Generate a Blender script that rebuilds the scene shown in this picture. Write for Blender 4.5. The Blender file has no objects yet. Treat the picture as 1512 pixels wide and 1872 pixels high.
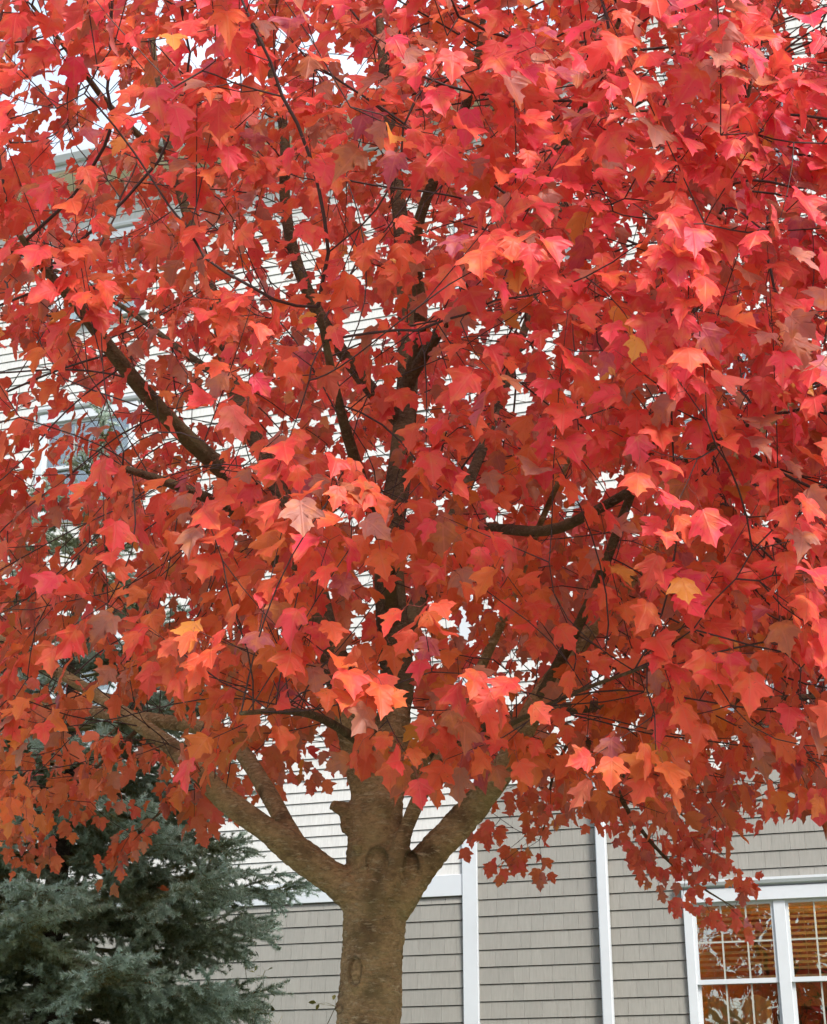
import bpy, bmesh, math, random
import numpy as np
from mathutils import Vector, Matrix, Euler

R = math.radians
SC = bpy.context.scene
COL = SC.collection
random.seed(11)
RNG = np.random.default_rng(11)

# ------------------------------------------------------------------ camera
F_PX, PITCH = 2900.0, R(22)
CAM = np.array([0.0, 0.0, 1.6])
cam_d = bpy.data.cameras.new('camera')
cam = bpy.data.objects.new('camera', cam_d)
COL.objects.link(cam)
cam.location = CAM
cam.rotation_euler = (R(90) + PITCH, 0, 0)
cam_d.sensor_fit = 'HORIZONTAL'
cam_d.sensor_width = 36
cam_d.lens = F_PX / 1512 * 36
cam_d.clip_start = 0.1
cam_d.clip_end = 2000
SC.camera = cam

# ------------------------------------------------------------------ sky and sun
SUN_EL = 46.0
SUN_DIR = Vector((0.52, -0.85, 0)).normalized() * math.cos(R(SUN_EL)) + Vector((0, 0, math.sin(R(SUN_EL))))
world = bpy.data.worlds.new('World')
SC.world = world
world.use_nodes = True
wn, wl = world.node_tree.nodes, world.node_tree.links
wn.clear()
w_out = wn.new('ShaderNodeOutputWorld')
w_bg = wn.new('ShaderNodeBackground')
w_bg.inputs['Strength'].default_value = 0.15
sky = wn.new('ShaderNodeTexSky')
sky.sky_type = 'NISHITA'
sky.sun_disc = False
sky.sun_elevation = R(SUN_EL)
sky.sun_rotation = math.atan2(SUN_DIR.x, SUN_DIR.y)
sky.air_density = 1.0
sky.dust_density = 2.0
w_tc = wn.new('ShaderNodeTexCoord')
w_map = wn.new('ShaderNodeMapping')
w_map.inputs['Scale'].default_value = (1, 1, 2.2)
w_no = wn.new('ShaderNodeTexNoise')
w_no.inputs['Scale'].default_value = 2.2
w_no.inputs['Detail'].default_value = 6
w_no.inputs['Roughness'].default_value = 0.6
w_mr = wn.new('ShaderNodeMapRange')
w_mr.inputs['From Min'].default_value = 0.3
w_mr.inputs['From Max'].default_value = 0.7
w_mr.inputs['To Min'].default_value = 0.12
w_mr.inputs['To Max'].default_value = 0.75
w_mix = wn.new('ShaderNodeMix')
w_mix.data_type = 'RGBA'
w_mix.inputs['B'].default_value = (6.0, 6.8, 7.5, 1)      # thin bright cloud veil
wl.new(w_tc.outputs['Generated'], w_map.inputs['Vector'])
wl.new(w_map.outputs['Vector'], w_no.inputs['Vector'])
wl.new(w_no.outputs['Fac'], w_mr.inputs['Value'])
wl.new(w_mr.outputs['Result'], w_mix.inputs['Factor'])
wl.new(sky.outputs['Color'], w_mix.inputs['A'])
wl.new(w_mix.outputs['Result'], w_bg.inputs['Color'])
wl.new(w_bg.outputs['Background'], w_out.inputs['Surface'])

sun_d = bpy.data.lights.new('sun', 'SUN')
sun_d.energy = 3.3
sun_d.angle = R(16)
sun_d.color = (1.0, 0.95, 0.88)
sun = bpy.data.objects.new('sun', sun_d)
COL.objects.link(sun)
sun.rotation_euler = SUN_DIR.to_track_quat('Z', 'Y').to_euler()

SC.view_settings.view_transform = 'Standard'
SC.view_settings.look = 'None'
SC.view_settings.exposure = 0.8
SC.view_settings.gamma = 1.0
SC.render.engine = 'CYCLES'
SC.cycles.use_denoising = True
SC.cycles.use_adaptive_sampling = True
SC.cycles.adaptive_threshold = 0.03
SC.cycles.max_bounces = 5
SC.cycles.diffuse_bounces = 3
SC.cycles.glossy_bounces = 3
SC.cycles.transmission_bounces = 4
SC.cycles.transparent_max_bounces = 6
SC.cycles.sample_clamp_indirect = 6

# ------------------------------------------------------------------ helpers
def ray(px, py):
    x = (px - 756) / F_PX
    y = -(py - 936) / F_PX
    return np.array([x, math.cos(PITCH) - y * math.sin(PITCH), math.sin(PITCH) + y * math.cos(PITCH)])

def at(px, py, Y):
    d = ray(px, py)
    return CAM + d * (Y / d[1])

def tag(o, label=None, cat=None, group=None, kind=None):
    if label: o['label'] = label
    if cat: o['category'] = cat
    if group: o['group'] = group
    if kind: o['kind'] = kind
    return o

def empty(name, loc, rz=0.0, label=None, cat=None, group=None):
    o = bpy.data.objects.new(name, None)
    o.empty_display_size = 0.2
    COL.objects.link(o)
    o.location = loc
    o.rotation_euler = (0, 0, rz)
    return tag(o, label, cat, group)

def link(name, me, parent=None, mat=None):
    o = bpy.data.objects.new(name, me)
    COL.objects.link(o)
    if mat is not None and not me.materials:
        me.materials.append(mat)
    if parent is not None:
        o.parent = parent
    return o

def mesh_np(name, V, F, smooth=True):
    """V (n,3); F list of (m,k) int arrays of equal-size polygons."""
    me = bpy.data.meshes.new(name)
    V = np.ascontiguousarray(V, dtype=np.float32)
    if not isinstance(F, list):
        F = [F]
    F = [np.asarray(f, dtype=np.int32) for f in F if len(f)]
    me.vertices.add(len(V))
    me.vertices.foreach_set('co', V.ravel())
    nl = sum(f.size for f in F)
    npoly = sum(len(f) for f in F)
    me.loops.add(nl)
    me.loops.foreach_set('vertex_index', np.concatenate([f.ravel() for f in F]))
    me.polygons.add(npoly)
    tot = np.concatenate([np.full(len(f), f.shape[1], dtype=np.int32) for f in F])
    start = np.concatenate([[0], np.cumsum(tot)[:-1]]).astype(np.int32)
    me.polygons.foreach_set('loop_start', start)
    me.polygons.foreach_set('use_smooth', np.full(npoly, smooth, dtype=bool))
    me.update(calc_edges=True)
    return me

def point_attr(me, name, kind, data):
    a = me.attributes.new(name, kind, 'POINT')
    key = 'color' if kind == 'FLOAT_COLOR' else ('vector' if kind == 'FLOAT_VECTOR' else 'value')
    a.data.foreach_set(key, np.ascontiguousarray(data, dtype=np.float32).ravel())

class MB:
    """collects boxes and prisms into one mesh"""
    def __init__(self): self.v, self.f = [], []
    def add(self, vs, fs):
        k = len(self.v)
        self.v += [tuple(v) for v in vs]
        self.f += [tuple(i + k for i in f) for f in fs]
    def box(self, x0, x1, y0, y1, z0, z1):
        vs = [(x0,y0,z0),(x1,y0,z0),(x1,y1,z0),(x0,y1,z0),(x0,y0,z1),(x1,y0,z1),(x1,y1,z1),(x0,y1,z1)]
        self.add(vs, [(0,3,2,1),(4,5,6,7),(0,1,5,4),(1,2,6,5),(2,3,7,6),(3,0,4,7)])
    def prism_y(self, poly, x0, x1):
        """poly of (y,z), extruded along x"""
        n = len(poly)
        vs = [(x0, y, z) for y, z in poly] + [(x1, y, z) for y, z in poly]
        fs = [tuple(range(n - 1, -1, -1)), tuple(range(n, 2 * n))]
        fs += [(i, (i + 1) % n, n + (i + 1) % n, n + i) for i in range(n)]
        self.add(vs, fs)
    def mesh(self, name, bevel=0.0):
        me = bpy.data.meshes.new(name)
        me.from_pydata(self.v, [], self.f)
        bm = bmesh.new(); bm.from_mesh(me)
        bmesh.ops.recalc_face_normals(bm, faces=bm.faces)
        if bevel:
            bmesh.ops.bevel(bm, geom=bm.edges[:], offset=bevel, segments=1, affect='EDGES')
        bm.to_mesh(me); bm.free()
        return me
    def build(self, name, mat, parent=None, bevel=0.0):
        return link(name, self.mesh(name, bevel), parent, mat)

def new_mat(name):
    m = bpy.data.materials.new(name)
    m.use_nodes = True
    nt = m.node_tree
    nt.nodes.clear()
    out = nt.nodes.new('ShaderNodeOutputMaterial')
    b = nt.nodes.new('ShaderNodeBsdfPrincipled')
    nt.links.new(b.outputs[0], out.inputs[0])
    return m, nt.nodes, nt.links, b, out

def noise(n, l, scale, detail=4, rough=0.55, vec=None, mapscale=None):
    t = n.new('ShaderNodeTexNoise')
    t.inputs['Scale'].default_value = scale
    t.inputs['Detail'].default_value = detail
    t.inputs['Roughness'].default_value = rough
    if vec is not None:
        if mapscale:
            mp = n.new('ShaderNodeMapping')
            mp.inputs['Scale'].default_value = mapscale
            l.new(vec, mp.inputs['Vector'])
            vec = mp.outputs['Vector']
        l.new(vec, t.inputs['Vector'])
    return t.outputs['Fac']

def ramp(n, l, fac, stops):
    r = n.new('ShaderNodeValToRGB')
    e = r.color_ramp.elements
    while len(e) < len(stops): e.new(0.5)
    for k, (p, c) in zip(e, stops):
        k.position = p
        k.color = (*c, 1)
    l.new(fac, r.inputs['Fac'])
    return r.outputs['Color']

def rgb_mix(n, l, fac, a, b, mode='MIX'):
    m = n.new('ShaderNodeMix')
    m.data_type = 'RGBA'
    m.blend_type = mode
    for sock, v in (('Factor', fac), ('A', a), ('B', b)):
        if isinstance(v, (int, float)): m.inputs[sock].default_value = v
        elif isinstance(v, tuple): m.inputs[sock].default_value = (*v, 1)
        else: l.new(v, m.inputs[sock])
    return m.outputs['Result']

def mth(n, l, op, a, b=None, c=None):
    m = n.new('ShaderNodeMath')
    m.operation = op
    for i, v in enumerate((a, b, c)):
        if v is None: continue
        if isinstance(v, (int, float)): m.inputs[i].default_value = v
        else: l.new(v, m.inputs[i])
    return m.outputs[0]

def bump(n, l, h, strength, dist, b):
    k = n.new('ShaderNodeBump')
    k.inputs['Strength'].default_value = strength
    k.inputs['Distance'].default_value = dist
    l.new(h, k.inputs['Height'])
    l.new(k.outputs[0], b.inputs['Normal'])

# ------------------------------------------------------------------ materials
def mat_leaf(name, per_object):
    m, n, l, b, out = new_mat(name)
    if per_object:
        base = n.new('ShaderNodeObjectInfo').outputs['Color']
    else:
        a = n.new('ShaderNodeAttribute'); a.attribute_name = 'leaf_colour'
        base = a.outputs['Color']
    g = n.new('ShaderNodeNewGeometry')
    uv = n.new('ShaderNodeAttribute'); uv.attribute_name = 'blade'
    sep = n.new('ShaderNodeSeparateXYZ')
    l.new(uv.outputs['Vector'], sep.inputs[0])
    ax = mth(n, l, 'ABSOLUTE', sep.outputs['X'])
    # main rib and the two side ribs
    d2 = mth(n, l, 'ABSOLUTE', mth(n, l, 'SUBTRACT', mth(n, l, 'MULTIPLY', ax, 0.70),
             mth(n, l, 'MULTIPLY', mth(n, l, 'SUBTRACT', sep.outputs['Y'], 0.04), 0.72)))
    d = mth(n, l, 'MINIMUM', ax, d2)
    vein = n.new('ShaderNodeMapRange')
    vein.inputs['From Min'].default_value = 0.0
    vein.inputs['From Max'].default_value = 0.035
    vein.inputs['To Min'].default_value = 1.0
    vein.inputs['To Max'].default_value = 0.0
    l.new(d, vein.inputs['Value'])
    mot = noise(n, l, 17, 4, 0.6, g.outputs['Position'])
    c1 = rgb_mix(n, l, mth(n, l, 'MULTIPLY', mth(n, l, 'SUBTRACT', mot, 0.47), 2.3), base, (0.74, 0.26, 0.045))
    spots = noise(n, l, 120, 2, 0.5, g.outputs['Position'])
    sp = n.new('ShaderNodeMapRange')
    sp.inputs['From Min'].default_value = 0.68
    sp.inputs['From Max'].default_value = 0.74
    l.new(spots, sp.inputs['Value'])
    c1 = rgb_mix(n, l, mth(n, l, 'MULTIPLY', sp.outputs['Result'], 0.55), c1, (0.10, 0.03, 0.015))
    c2 = rgb_mix(n, l, mth(n, l, 'MULTIPLY', vein.outputs['Result'], 0.28), c1, (0.75, 0.22, 0.14))
    # the under side of a leaf is paler and duller
    c3 = rgb_mix(n, l, mth(n, l, 'MULTIPLY', g.outputs['Backfacing'], 0.42), c2, (0.50, 0.20, 0.15))
    l.new(c3, b.inputs['Base Color'])
    b.inputs['Roughness'].default_value = 0.5
    b.inputs['Specular IOR Level'].default_value = 0.35
    bump(n, l, mth(n, l, 'ADD', vein.outputs['Result'], mth(n, l, 'MULTIPLY', mot, 1.5)), 0.35, 0.004, b)
    t = n.new('ShaderNodeBsdfTranslucent')
    l.new(rgb_mix(n, l, 0.35, c2, (0.80, 0.13, 0.03)), t.inputs['Color'])
    ms = n.new('ShaderNodeMixShader')
    ms.inputs[0].default_value = 0.38
    l.new(b.outputs[0], ms.inputs[1]); l.new(t.outputs[0], ms.inputs[2])
    l.new(ms.outputs[0], out.inputs[0])
    return m

def mat_bark(name, dark, mid, pale, scale=1.0, flecks=True):
    m, n, l, b, out = new_mat(name)
    pos = n.new('ShaderNodeNewGeometry').outputs['Position']
    big = noise(n, l, 7 * scale, 5, 0.6, pos)
    col = ramp(n, l, big, [(0.3, dark), (0.52, mid), (0.75, tuple(x * 1.15 for x in mid))])
    fine = noise(n, l, 42 * scale, 6, 0.7, pos, (1, 1, 1.8))
    fm = n.new('ShaderNodeMapRange')
    fm.inputs['From Min'].default_value = 0.38
    fm.inputs['From Max'].default_value = 0.64
    l.new(fine, fm.inputs['Value'])
    col = rgb_mix(n, l, mth(n, l, 'MULTIPLY', fm.outputs['Result'], 0.68), col, dark, 'MIX')
    h = mth(n, l, 'ADD', mth(n, l, 'MULTIPLY', big, 0.5), fine)
    if flecks:
        fl = noise(n, l, 20 * scale, 4, 0.65, pos, (1, 1, 3.0))
        mr = n.new('ShaderNodeMapRange')
        mr.inputs['From Min'].default_value = 0.54
        mr.inputs['From Max'].default_value = 0.70
        l.new(fl, mr.inputs['Value'])
        col = rgb_mix(n, l, mth(n, l, 'MULTIPLY', mr.outputs['Result'], 0.75), col, pale)
        h = mth(n, l, 'ADD', h, mth(n, l, 'MULTIPLY', mr.outputs['Result'], 0.5))
        ls = noise(n, l, 3.0, 3, 0.5, pos)
        mg = n.new('ShaderNodeMapRange')
        mg.inputs['From Min'].default_value = 0.5
        mg.inputs['From Max'].default_value = 0.7
        l.new(ls, mg.inputs['Value'])
        col = rgb_mix(n, l, mth(n, l, 'MULTIPLY', mg.outputs['Result'], 0.35), col, (0.34, 0.28, 0.12))
    sa_ = n.new('ShaderNodeAttribute'); sa_.attribute_name = 'seam'      # dark bark seams at old branch collars
    col = rgb_mix(n, l, mth(n, l, 'MULTIPLY', sa_.outputs['Fac'], 0.65), col, tuple(x * 0.45 for x in dark))
    l.new(col, b.inputs['Base Color'])
    b.inputs['Roughness'].default_value = 0.85
    b.inputs['Specular IOR Level'].default_value = 0.2
    bump(n, l, h, 1.0, 0.02, b)
    return m

def mat_plain(name, col, rough=0.5, var=0.06, scale=6, spec=0.4, grain=None, bump_s=0.0):
    m, n, l, b, out = new_mat(name)
    tc = n.new('ShaderNodeNewGeometry').outputs['Position']
    no = noise(n, l, scale, 5, 0.6, tc)
    c = ramp(n, l, no, [(0.25, tuple(x * (1 - var * 2) for x in col)), (0.75, tuple(min(1, x * (1 + var)) for x in col))])
    if grain:
        ob = n.new('ShaderNodeTexCoord').outputs['Object']
        gn = noise(n, l, grain, 3, 0.6, tc, (6, 6, 0.5))
        c = rgb_mix(n, l, 0.10, c, ramp(n, l, gn, [(0.35, (0.1, 0.1, 0.1)), (0.65, (0.9, 0.9, 0.9))]), 'OVERLAY')
        if bump_s: bump(n, l, gn, bump_s, 0.003, b)
    l.new(c, b.inputs['Base Color'])
    b.inputs['Roughness'].default_value = rough
    b.inputs['Specular IOR Level'].default_value = spec
    return m

def mat_shingle():
    m, n, l, b, out = new_mat('shingle_vinyl')
    g = n.new('ShaderNodeNewGeometry')
    rnd = n.new('ShaderNodeAttribute'); rnd.attribute_name = 'tone'
    oi = n.new('ShaderNodeObjectInfo')
    v = mth(n, l, 'FRACT', mth(n, l, 'ADD', rnd.outputs['Fac'], oi.outputs['Random']))
    c = ramp(n, l, v, [(0.0, (0.238, 0.230, 0.206)), (0.5, (0.250, 0.241, 0.216)), (1.0, (0.265, 0.255, 0.228))])
    gr = noise(n, l, 9, 4, 0.65, g.outputs['Position'], (7, 7, 0.6))
    c = rgb_mix(n, l, 0.16, c, ramp(n, l, gr, [(0.3, (0.2, 0.2, 0.2)), (0.7, (0.8, 0.8, 0.8))]), 'OVERLAY')
    st = noise(n, l, 0.7, 4, 0.6, g.outputs['Position'])
    c = rgb_mix(n, l, mth(n, l, 'MULTIPLY', st, 0.22), c, (0.215, 0.21, 0.187))
    l.new(c, b.inputs['Base Color'])
    b.inputs['Roughness'].default_value = 0.6
    b.inputs['Specular IOR Level'].default_value = 0.3
    bump(n, l, gr, 0.25, 0.004, b)
    return m

def mat_needles():
    m, n, l, b, out = new_mat('spruce_needles')
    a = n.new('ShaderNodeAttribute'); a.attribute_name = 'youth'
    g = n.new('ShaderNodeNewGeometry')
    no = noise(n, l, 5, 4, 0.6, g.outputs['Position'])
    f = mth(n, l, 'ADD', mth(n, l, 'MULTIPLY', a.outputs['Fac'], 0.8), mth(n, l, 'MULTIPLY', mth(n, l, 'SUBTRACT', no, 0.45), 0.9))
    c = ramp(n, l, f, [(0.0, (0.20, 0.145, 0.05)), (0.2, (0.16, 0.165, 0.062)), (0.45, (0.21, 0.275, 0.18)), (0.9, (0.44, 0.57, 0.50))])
    oi = n.new('ShaderNodeObjectInfo')
    c = rgb_mix(n, l, mth(n, l, 'MULTIPLY', oi.outputs['Random'], 0.45), c, (0.20, 0.20, 0.085))
    l.new(c, b.inputs['Base Color'])
    b.inputs['Roughness'].default_value = 0.55
    b.inputs['Specular IOR Level'].default_value = 0.3
    return m

def mat_glass():
    m, n, l, b, out = new_mat('window_glass')
    gl = n.new('ShaderNodeBsdfGlossy'); gl.inputs['Roughness'].default_value = 0.004
    gl.inputs['Color'].default_value = (0.95, 0.96, 0.93, 1)
    tr = n.new('ShaderNodeBsdfTransparent'); tr.inputs['Color'].default_value = (0.86, 0.88, 0.85, 1)
    lw = n.new('ShaderNodeFresnel'); lw.inputs['IOR'].default_value = 1.5
    f = mth(n, l, 'ADD', mth(n, l, 'MULTIPLY', lw.outputs[0], 0.8), 0.18)   # coated double glazing
    geo = n.new('ShaderNodeNewGeometry')
    w = noise(n, l, 1.7, 2, 0.5, geo.outputs['Position'])
    bp = n.new('ShaderNodeBump'); bp.inputs['Strength'].default_value = 0.12; bp.inputs['Distance'].default_value = 0.03
    l.new(w, bp.inputs['Height']); l.new(bp.outputs[0], gl.inputs['Normal'])
    ms = n.new('ShaderNodeMixShader')
    l.new(f, ms.inputs[0]); l.new(tr.outputs[0], ms.inputs[1]); l.new(gl.outputs[0], ms.inputs[2])
    l.new(ms.outputs[0], out.inputs[0])
    return m

def mat_glow(name, col, s):
    m, n, l, b, out = new_mat(name)
    b.inputs['Base Color'].default_value = (*col, 1)
    b.inputs['Emission Color'].default_value = (*col, 1)
    b.inputs['Emission Strength'].default_value = s
    return m

M = dict(
    leaf=mat_leaf('maple_leaf_single', True), leaves=mat_leaf('maple_leaf_mass', False),
    bark=mat_bark('maple_bark', (0.12, 0.074, 0.035), (0.46, 0.300, 0.148), (0.74, 0.59, 0.38)),
    limb=mat_bark('maple_limb_bark', (0.06, 0.04, 0.024), (0.17, 0.113, 0.066), (0.30, 0.23, 0.15), 1.3),  # younger browner bark, with crown shade also put into the colour
    twig=mat_plain('maple_twig', (0.055, 0.028, 0.024), 0.6, 0.15, 20),
    stalk=mat_plain('leaf_stalk', (0.36, 0.07, 0.055), 0.5, 0.1, 20),
    spruce_bark=mat_bark('spruce_bark', (0.025, 0.018, 0.012), (0.07, 0.05, 0.035), (0.14, 0.11, 0.08), 1.0),
    needles=mat_needles(),
    shingle=mat_shingle(),
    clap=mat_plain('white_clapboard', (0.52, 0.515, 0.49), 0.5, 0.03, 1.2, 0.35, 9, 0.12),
    trim=mat_plain('white_trim', (0.52, 0.55, 0.575), 0.45, 0.025, 2.0),
    sheath=mat_plain('wall_sheathing', (0.25, 0.23, 0.20), 0.8),
    soffit=mat_plain('cream_soffit', (0.78, 0.70, 0.52), 0.6, 0.03),
    roof=mat_plain('roof_felt', (0.09, 0.085, 0.08), 0.9, 0.2, 8),
    glass=mat_glass(),
    grille=mat_plain('window_grille', (0.36, 0.37, 0.33), 0.4, 0.03),
    blind=mat_plain('blind_slat', (0.72, 0.66, 0.52), 0.45, 0.03),
    room=mat_plain('room_paint', (0.62, 0.36, 0.12), 0.7, 0.06, 2),
    wood=mat_plain('dark_wood', (0.065, 0.035, 0.018), 0.45, 0.2, 5, 0.4, 6),
    curtain=mat_plain('lace_curtain', (0.66, 0.52, 0.30), 0.8, 0.10, 14),
    dark=mat_plain('dim_room', (0.055, 0.05, 0.045), 0.8),  # dark of an unlit room put into the colour
    lamp=mat_glow('lamp_shade', (1.0, 0.66, 0.20), 70.0),
    brass=mat_plain('brass', (0.45, 0.30, 0.10), 0.35),
    lawn=mat_plain('lawn_grass', (0.105, 0.125, 0.045), 0.9, 0.25, 1.5),
    shrub_leaf=mat_plain('shrub_leaf', (0.22, 0.20, 0.05), 0.55, 0.3, 9),
    shrub_stem=mat_plain('shrub_stem', (0.10, 0.085, 0.04), 0.7, 0.2, 9),
)

# ------------------------------------------------------------------ ground
def ground_z(x, y):
    t = min(1, max(0, (y - 9.0) / 6.0))
    t = t * t * (3 - 2 * t)
    return 1.0 * t

def build_ground():
    xs = sorted(set([-600, -200, -80, -40] + list(range(-24, 25, 2)) + [40, 80, 200, 600]))
    ys = sorted(set([-600, -200, -80, -40, -20, -10, -4, 0, 4] + list(range(6, 20)) + [24, 40, 80, 200, 600]))
    V, F = [], []
    for y in ys:
        for x in xs: V.append((x, y, ground_z(x, y)))
    nx = len(xs)
    for j in range(len(ys) - 1):
        for i in range(nx - 1):
            a = j * nx + i
            F.append((a, a + 1, a + nx + 1, a + nx))
    o = link('ground', mesh_np('ground', np.array(V), np.array(F)), None, M['lawn'])
    tag(o, 'mown green lawn rising gently towards the house', 'lawn', kind='structure')
build_ground()
def build_bounce_pavement():
    # unseen pale concrete added before the lawn to bounce light upward
    V, F = [], []
    xs, ys = list(range(-40, 41, 2)), [-14, -10, -6, -2, 1.0, 3.2]
    for y in ys:
        for x in xs: V.append((x, y, 0.02))
    nx = len(xs)
    for j in range(len(ys) - 1):
        for i in range(nx - 1):
            a = j * nx + i; F.append((a, a + 1, a + nx + 1, a + nx))
    n0 = len(V)
    for x in xs: V.append((x, 3.2, -0.05))
    e0 = (len(ys) - 1) * nx
    for i in range(nx - 1): F.append((e0 + i, e0 + i + 1, n0 + i + 1, n0 + i))
    o = link('bounce_pavement', mesh_np('bounce_pavement', np.array(V, float), np.array(F), False), None, mat_plain('bounce_concrete', (0.36, 0.35, 0.32), 0.9, 0.10, 1.3))
    tag(o, 'unseen pale concrete added along the lawn front to bounce light up', 'bounce_pavement', kind='structure')
build_bounce_pavement()

# ------------------------------------------------------------------ house
TH = R(-18.5)
HO = at(860, 1700, 17.0); HO[2] = 0.0
house = empty('apartment_house', HO, TH, 'tall house in tan shingle and white clapboard siding behind the red maple', 'house')
HU = np.array([math.cos(TH), math.sin(TH), 0]); HN = np.array([-math.sin(TH), math.cos(TH), 0])
def to_house(p):
    d = np.asarray(p) - HO
    return np.array([d @ HU, d @ HN, p[2]])
def from_house(u, n, z):
    return HO + HU * u + HN * n + np.array([0, 0, z])

U_L, U_R, U_PEAK = -11.0, 9.0, 5.0
Z_BASE = 0.9
Z_EAVE = 13.95
SHAKE_L, BAND_T = 4.112, 4.335       # shingles / band / clapboards of the recessed-looking bay
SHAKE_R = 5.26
EXPO, CLAP = 0.171, 0.125
# window openings (u0,u1,z0,z1)
W_MAIN = (2.245, 4.125, 2.22, 4.005)
OPEN = [W_MAIN, (2.45, 3.95, 5.75, 7.15), (2.45, 3.95, 8.9, 10.3), (2.75, 4.15, 12.35, 13.95),
        (-5.75, -4.35, 6.05, 7.45), (-5.75, -4.35, 9.1, 10.5), (-5.75, -4.35, 11.85, 13.15)]
def cut(u0, u1, z0, z1):
    segs = [(u0, u1)]
    for a, b, c, d in OPEN:
        if z1 <= c - 0.001 or z0 >= d + 0.001: continue
        nxt = []
        for s, e in segs:
            if b <= s or a >= e: nxt.append((s, e)); continue
            if a - s > 0.01: nxt.append((s, a))
            if e - b > 0.01: nxt.append((b, e))
        segs = nxt
    return segs

def gable_right(z):      # right edge of left eave zone; the gable rises over u 1..9
    return 0
def gable_span(z):
    if z <= 13.9: return (-0.0, U_R)
    t = (z - 13.9) / 3.2
    return (1.0 + 4.0 * t, U_R - 4.0 * t)

# wall core: sheathing with the openings left free
mb = MB()
zs = sorted(set([Z_BASE, Z_EAVE] + [o[2] for o in OPEN] + [o[3] for o in OPEN]))
for z0, z1 in zip(zs[:-1], zs[1:]):
    for s, e in cut(U_L, U_R, z0 + 0.002, z1 - 0.002):
        mb.box(s, e, 0.040, 0.20, z0, z1)
mb.add([(1.0, 0.012, Z_EAVE), (U_R, 0.012, Z_EAVE), (U_PEAK, 0.012, 17.1), (1.0, 0.2, Z_EAVE), (U_R, 0.2, Z_EAVE), (U_PEAK, 0.2, 17.1)],
       [(0, 1, 2), (5, 4, 3), (0, 3, 4, 1), (1, 4, 5, 2), (2, 5, 3, 0)])
mb.box(U_L, U_L + 0.2, 0.2, 10, Z_BASE, Z_EAVE)
mb.box(U_R - 0.2, U_R, 0.2, 10, Z_BASE, Z_EAVE)
mb.box(U_L + 0.2, U_R - 0.2, 9.8, 10, Z_BASE, Z_EAVE)
wall = mb.build('wall', M['sheath'], house)
mb = MB(); mb.box(U_L - 0.02, U_R + 0.02, -0.06, 10.02, 0.0, Z_BASE + 0.02)
mb.build('foundation', mat_plain('concrete', (0.35, 0.34, 0.32), 0.9, 0.1, 4), house)

# shingles: one wedge each; bottom edge (butt) stands proud
def wedge(w, h, butt, top):
    g = 0.0009
    B = 0.039
    h = h - 0.008          # open slot under the butt of the course above
    return ([(g, B, 0), (w - g, B, 0), (w - g, -butt, 0), (g, -butt, 0), (g, B, h), (w - g, B, h), (w - g, -top, h), (g, -top, h),
             (g, -butt + 0.001, 0.004), (w - g, -butt + 0.001, 0.004)],
            [(0, 1, 2, 3), (4, 7, 6, 5), (3, 2, 9, 8), (8, 9, 6, 7), (0, 4, 5, 1), (0, 3, 8, 7, 4), (1, 5, 6, 9, 2)])
sh_list = []
def shake_rows(u0, u1, ztop, zphase, zbot):
    k = math.floor((ztop - zphase) / EXPO)
    z = zphase + k * EXPO
    top = ztop
    while top > zbot + 0.02:
        for s, e in cut(u0, u1, z, top):
            u = s
            while u < e - 0.005:
                w = random.choice([0.105, 0.13, 0.15, 0.165, 0.19, 0.21, 0.235]) * random.uniform(0.95, 1.05)
                if e - (u + w) < 0.07: w = e - u
                sh_list.append((u, z, w, top - z))
                u += w
        top = z; z -= EXPO
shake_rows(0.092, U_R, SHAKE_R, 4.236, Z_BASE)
shake_rows(U_L, -0.072, SHAKE_L, 3.868, Z_BASE)
def sh_score(s):
    u, z, w, h = s
    if z < 2.62 or u < -2.75 or u > 3.75: return -1
    if -1.42 < u < -0.62 and z < 4.2: return 0.01
    sc = w * h
    if z > 4.75: sc *= 0.2
    if u < -2.2: sc *= 0.3
    return sc
order = sorted(range(len(sh_list)), key=lambda i: -sh_score(sh_list[i]))
single, rest = order[:300], order[300:]
unit = {}
def shingle_mesh(w, h):
    key = (round(w / 0.01), round(h, 3))
    if key not in unit:
        b = MB(); v, f = wedge(w, h, 0.012, 0.001); b.add(v, f)
        me = b.mesh('shingle'); me.materials.append(M['shingle'])
        point_attr(me, 'tone', 'FLOAT', np.zeros(len(me.vertices)))
        unit[key] = (me, w)
    return unit[key]
for i in single:
    u, z, w, h = sh_list[i]
    me, bw = shingle_mesh(w, h)
    o = link('shingle', me, house)
    o.location = (u, random.uniform(-0.0008, 0.0008), z)
    o.scale = (w / bw, 1, 1)
mb = MB(); tone = []
for i in rest:
    u, z, w, h = sh_list[i]
    v, f = wedge(w, h, 0.012, 0.001)
    dy = random.uniform(-0.0008, 0.0008)
    mb.add([(x + u, y + dy, zz + z) for x, y, zz in v], f)
    tone += [random.random()] * len(v)
o = mb.build('shingle_courses', M['shingle'], house)
point_attr(o.data, 'tone', 'FLOAT', np.array(tone))
tag(o, kind='stuff')

# clapboards, one object a board
def clap_rows(u0, u1, z0, z1, gable=False):
    z = z0
    while z < z1 - 0.03:
        h = min(CLAP, z1 - z)
        a, b = (u0, u1)
        if gable and z > 13.75:
            a, b = gable_span(z + h)
            if b - a < 0.3: break
        for s, e in cut(a, b, z, z + h):
            m = MB()
            m.prism_y([(0.039, z), (-0.014, z), (-0.013, z + 0.004), (-0.001, z + h - 0.007), (0.039, z + h - 0.007)], s, e)
            m.build('clapboard', M['clap'], house)
        z += h
clap_rows(U_L, -0.072, BAND_T, Z_EAVE - 0.25)
clap_rows(0.092, U_R, SHAKE_R, 16.9, True)  # white boards here stand in for glare washing out tan shingles

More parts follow.
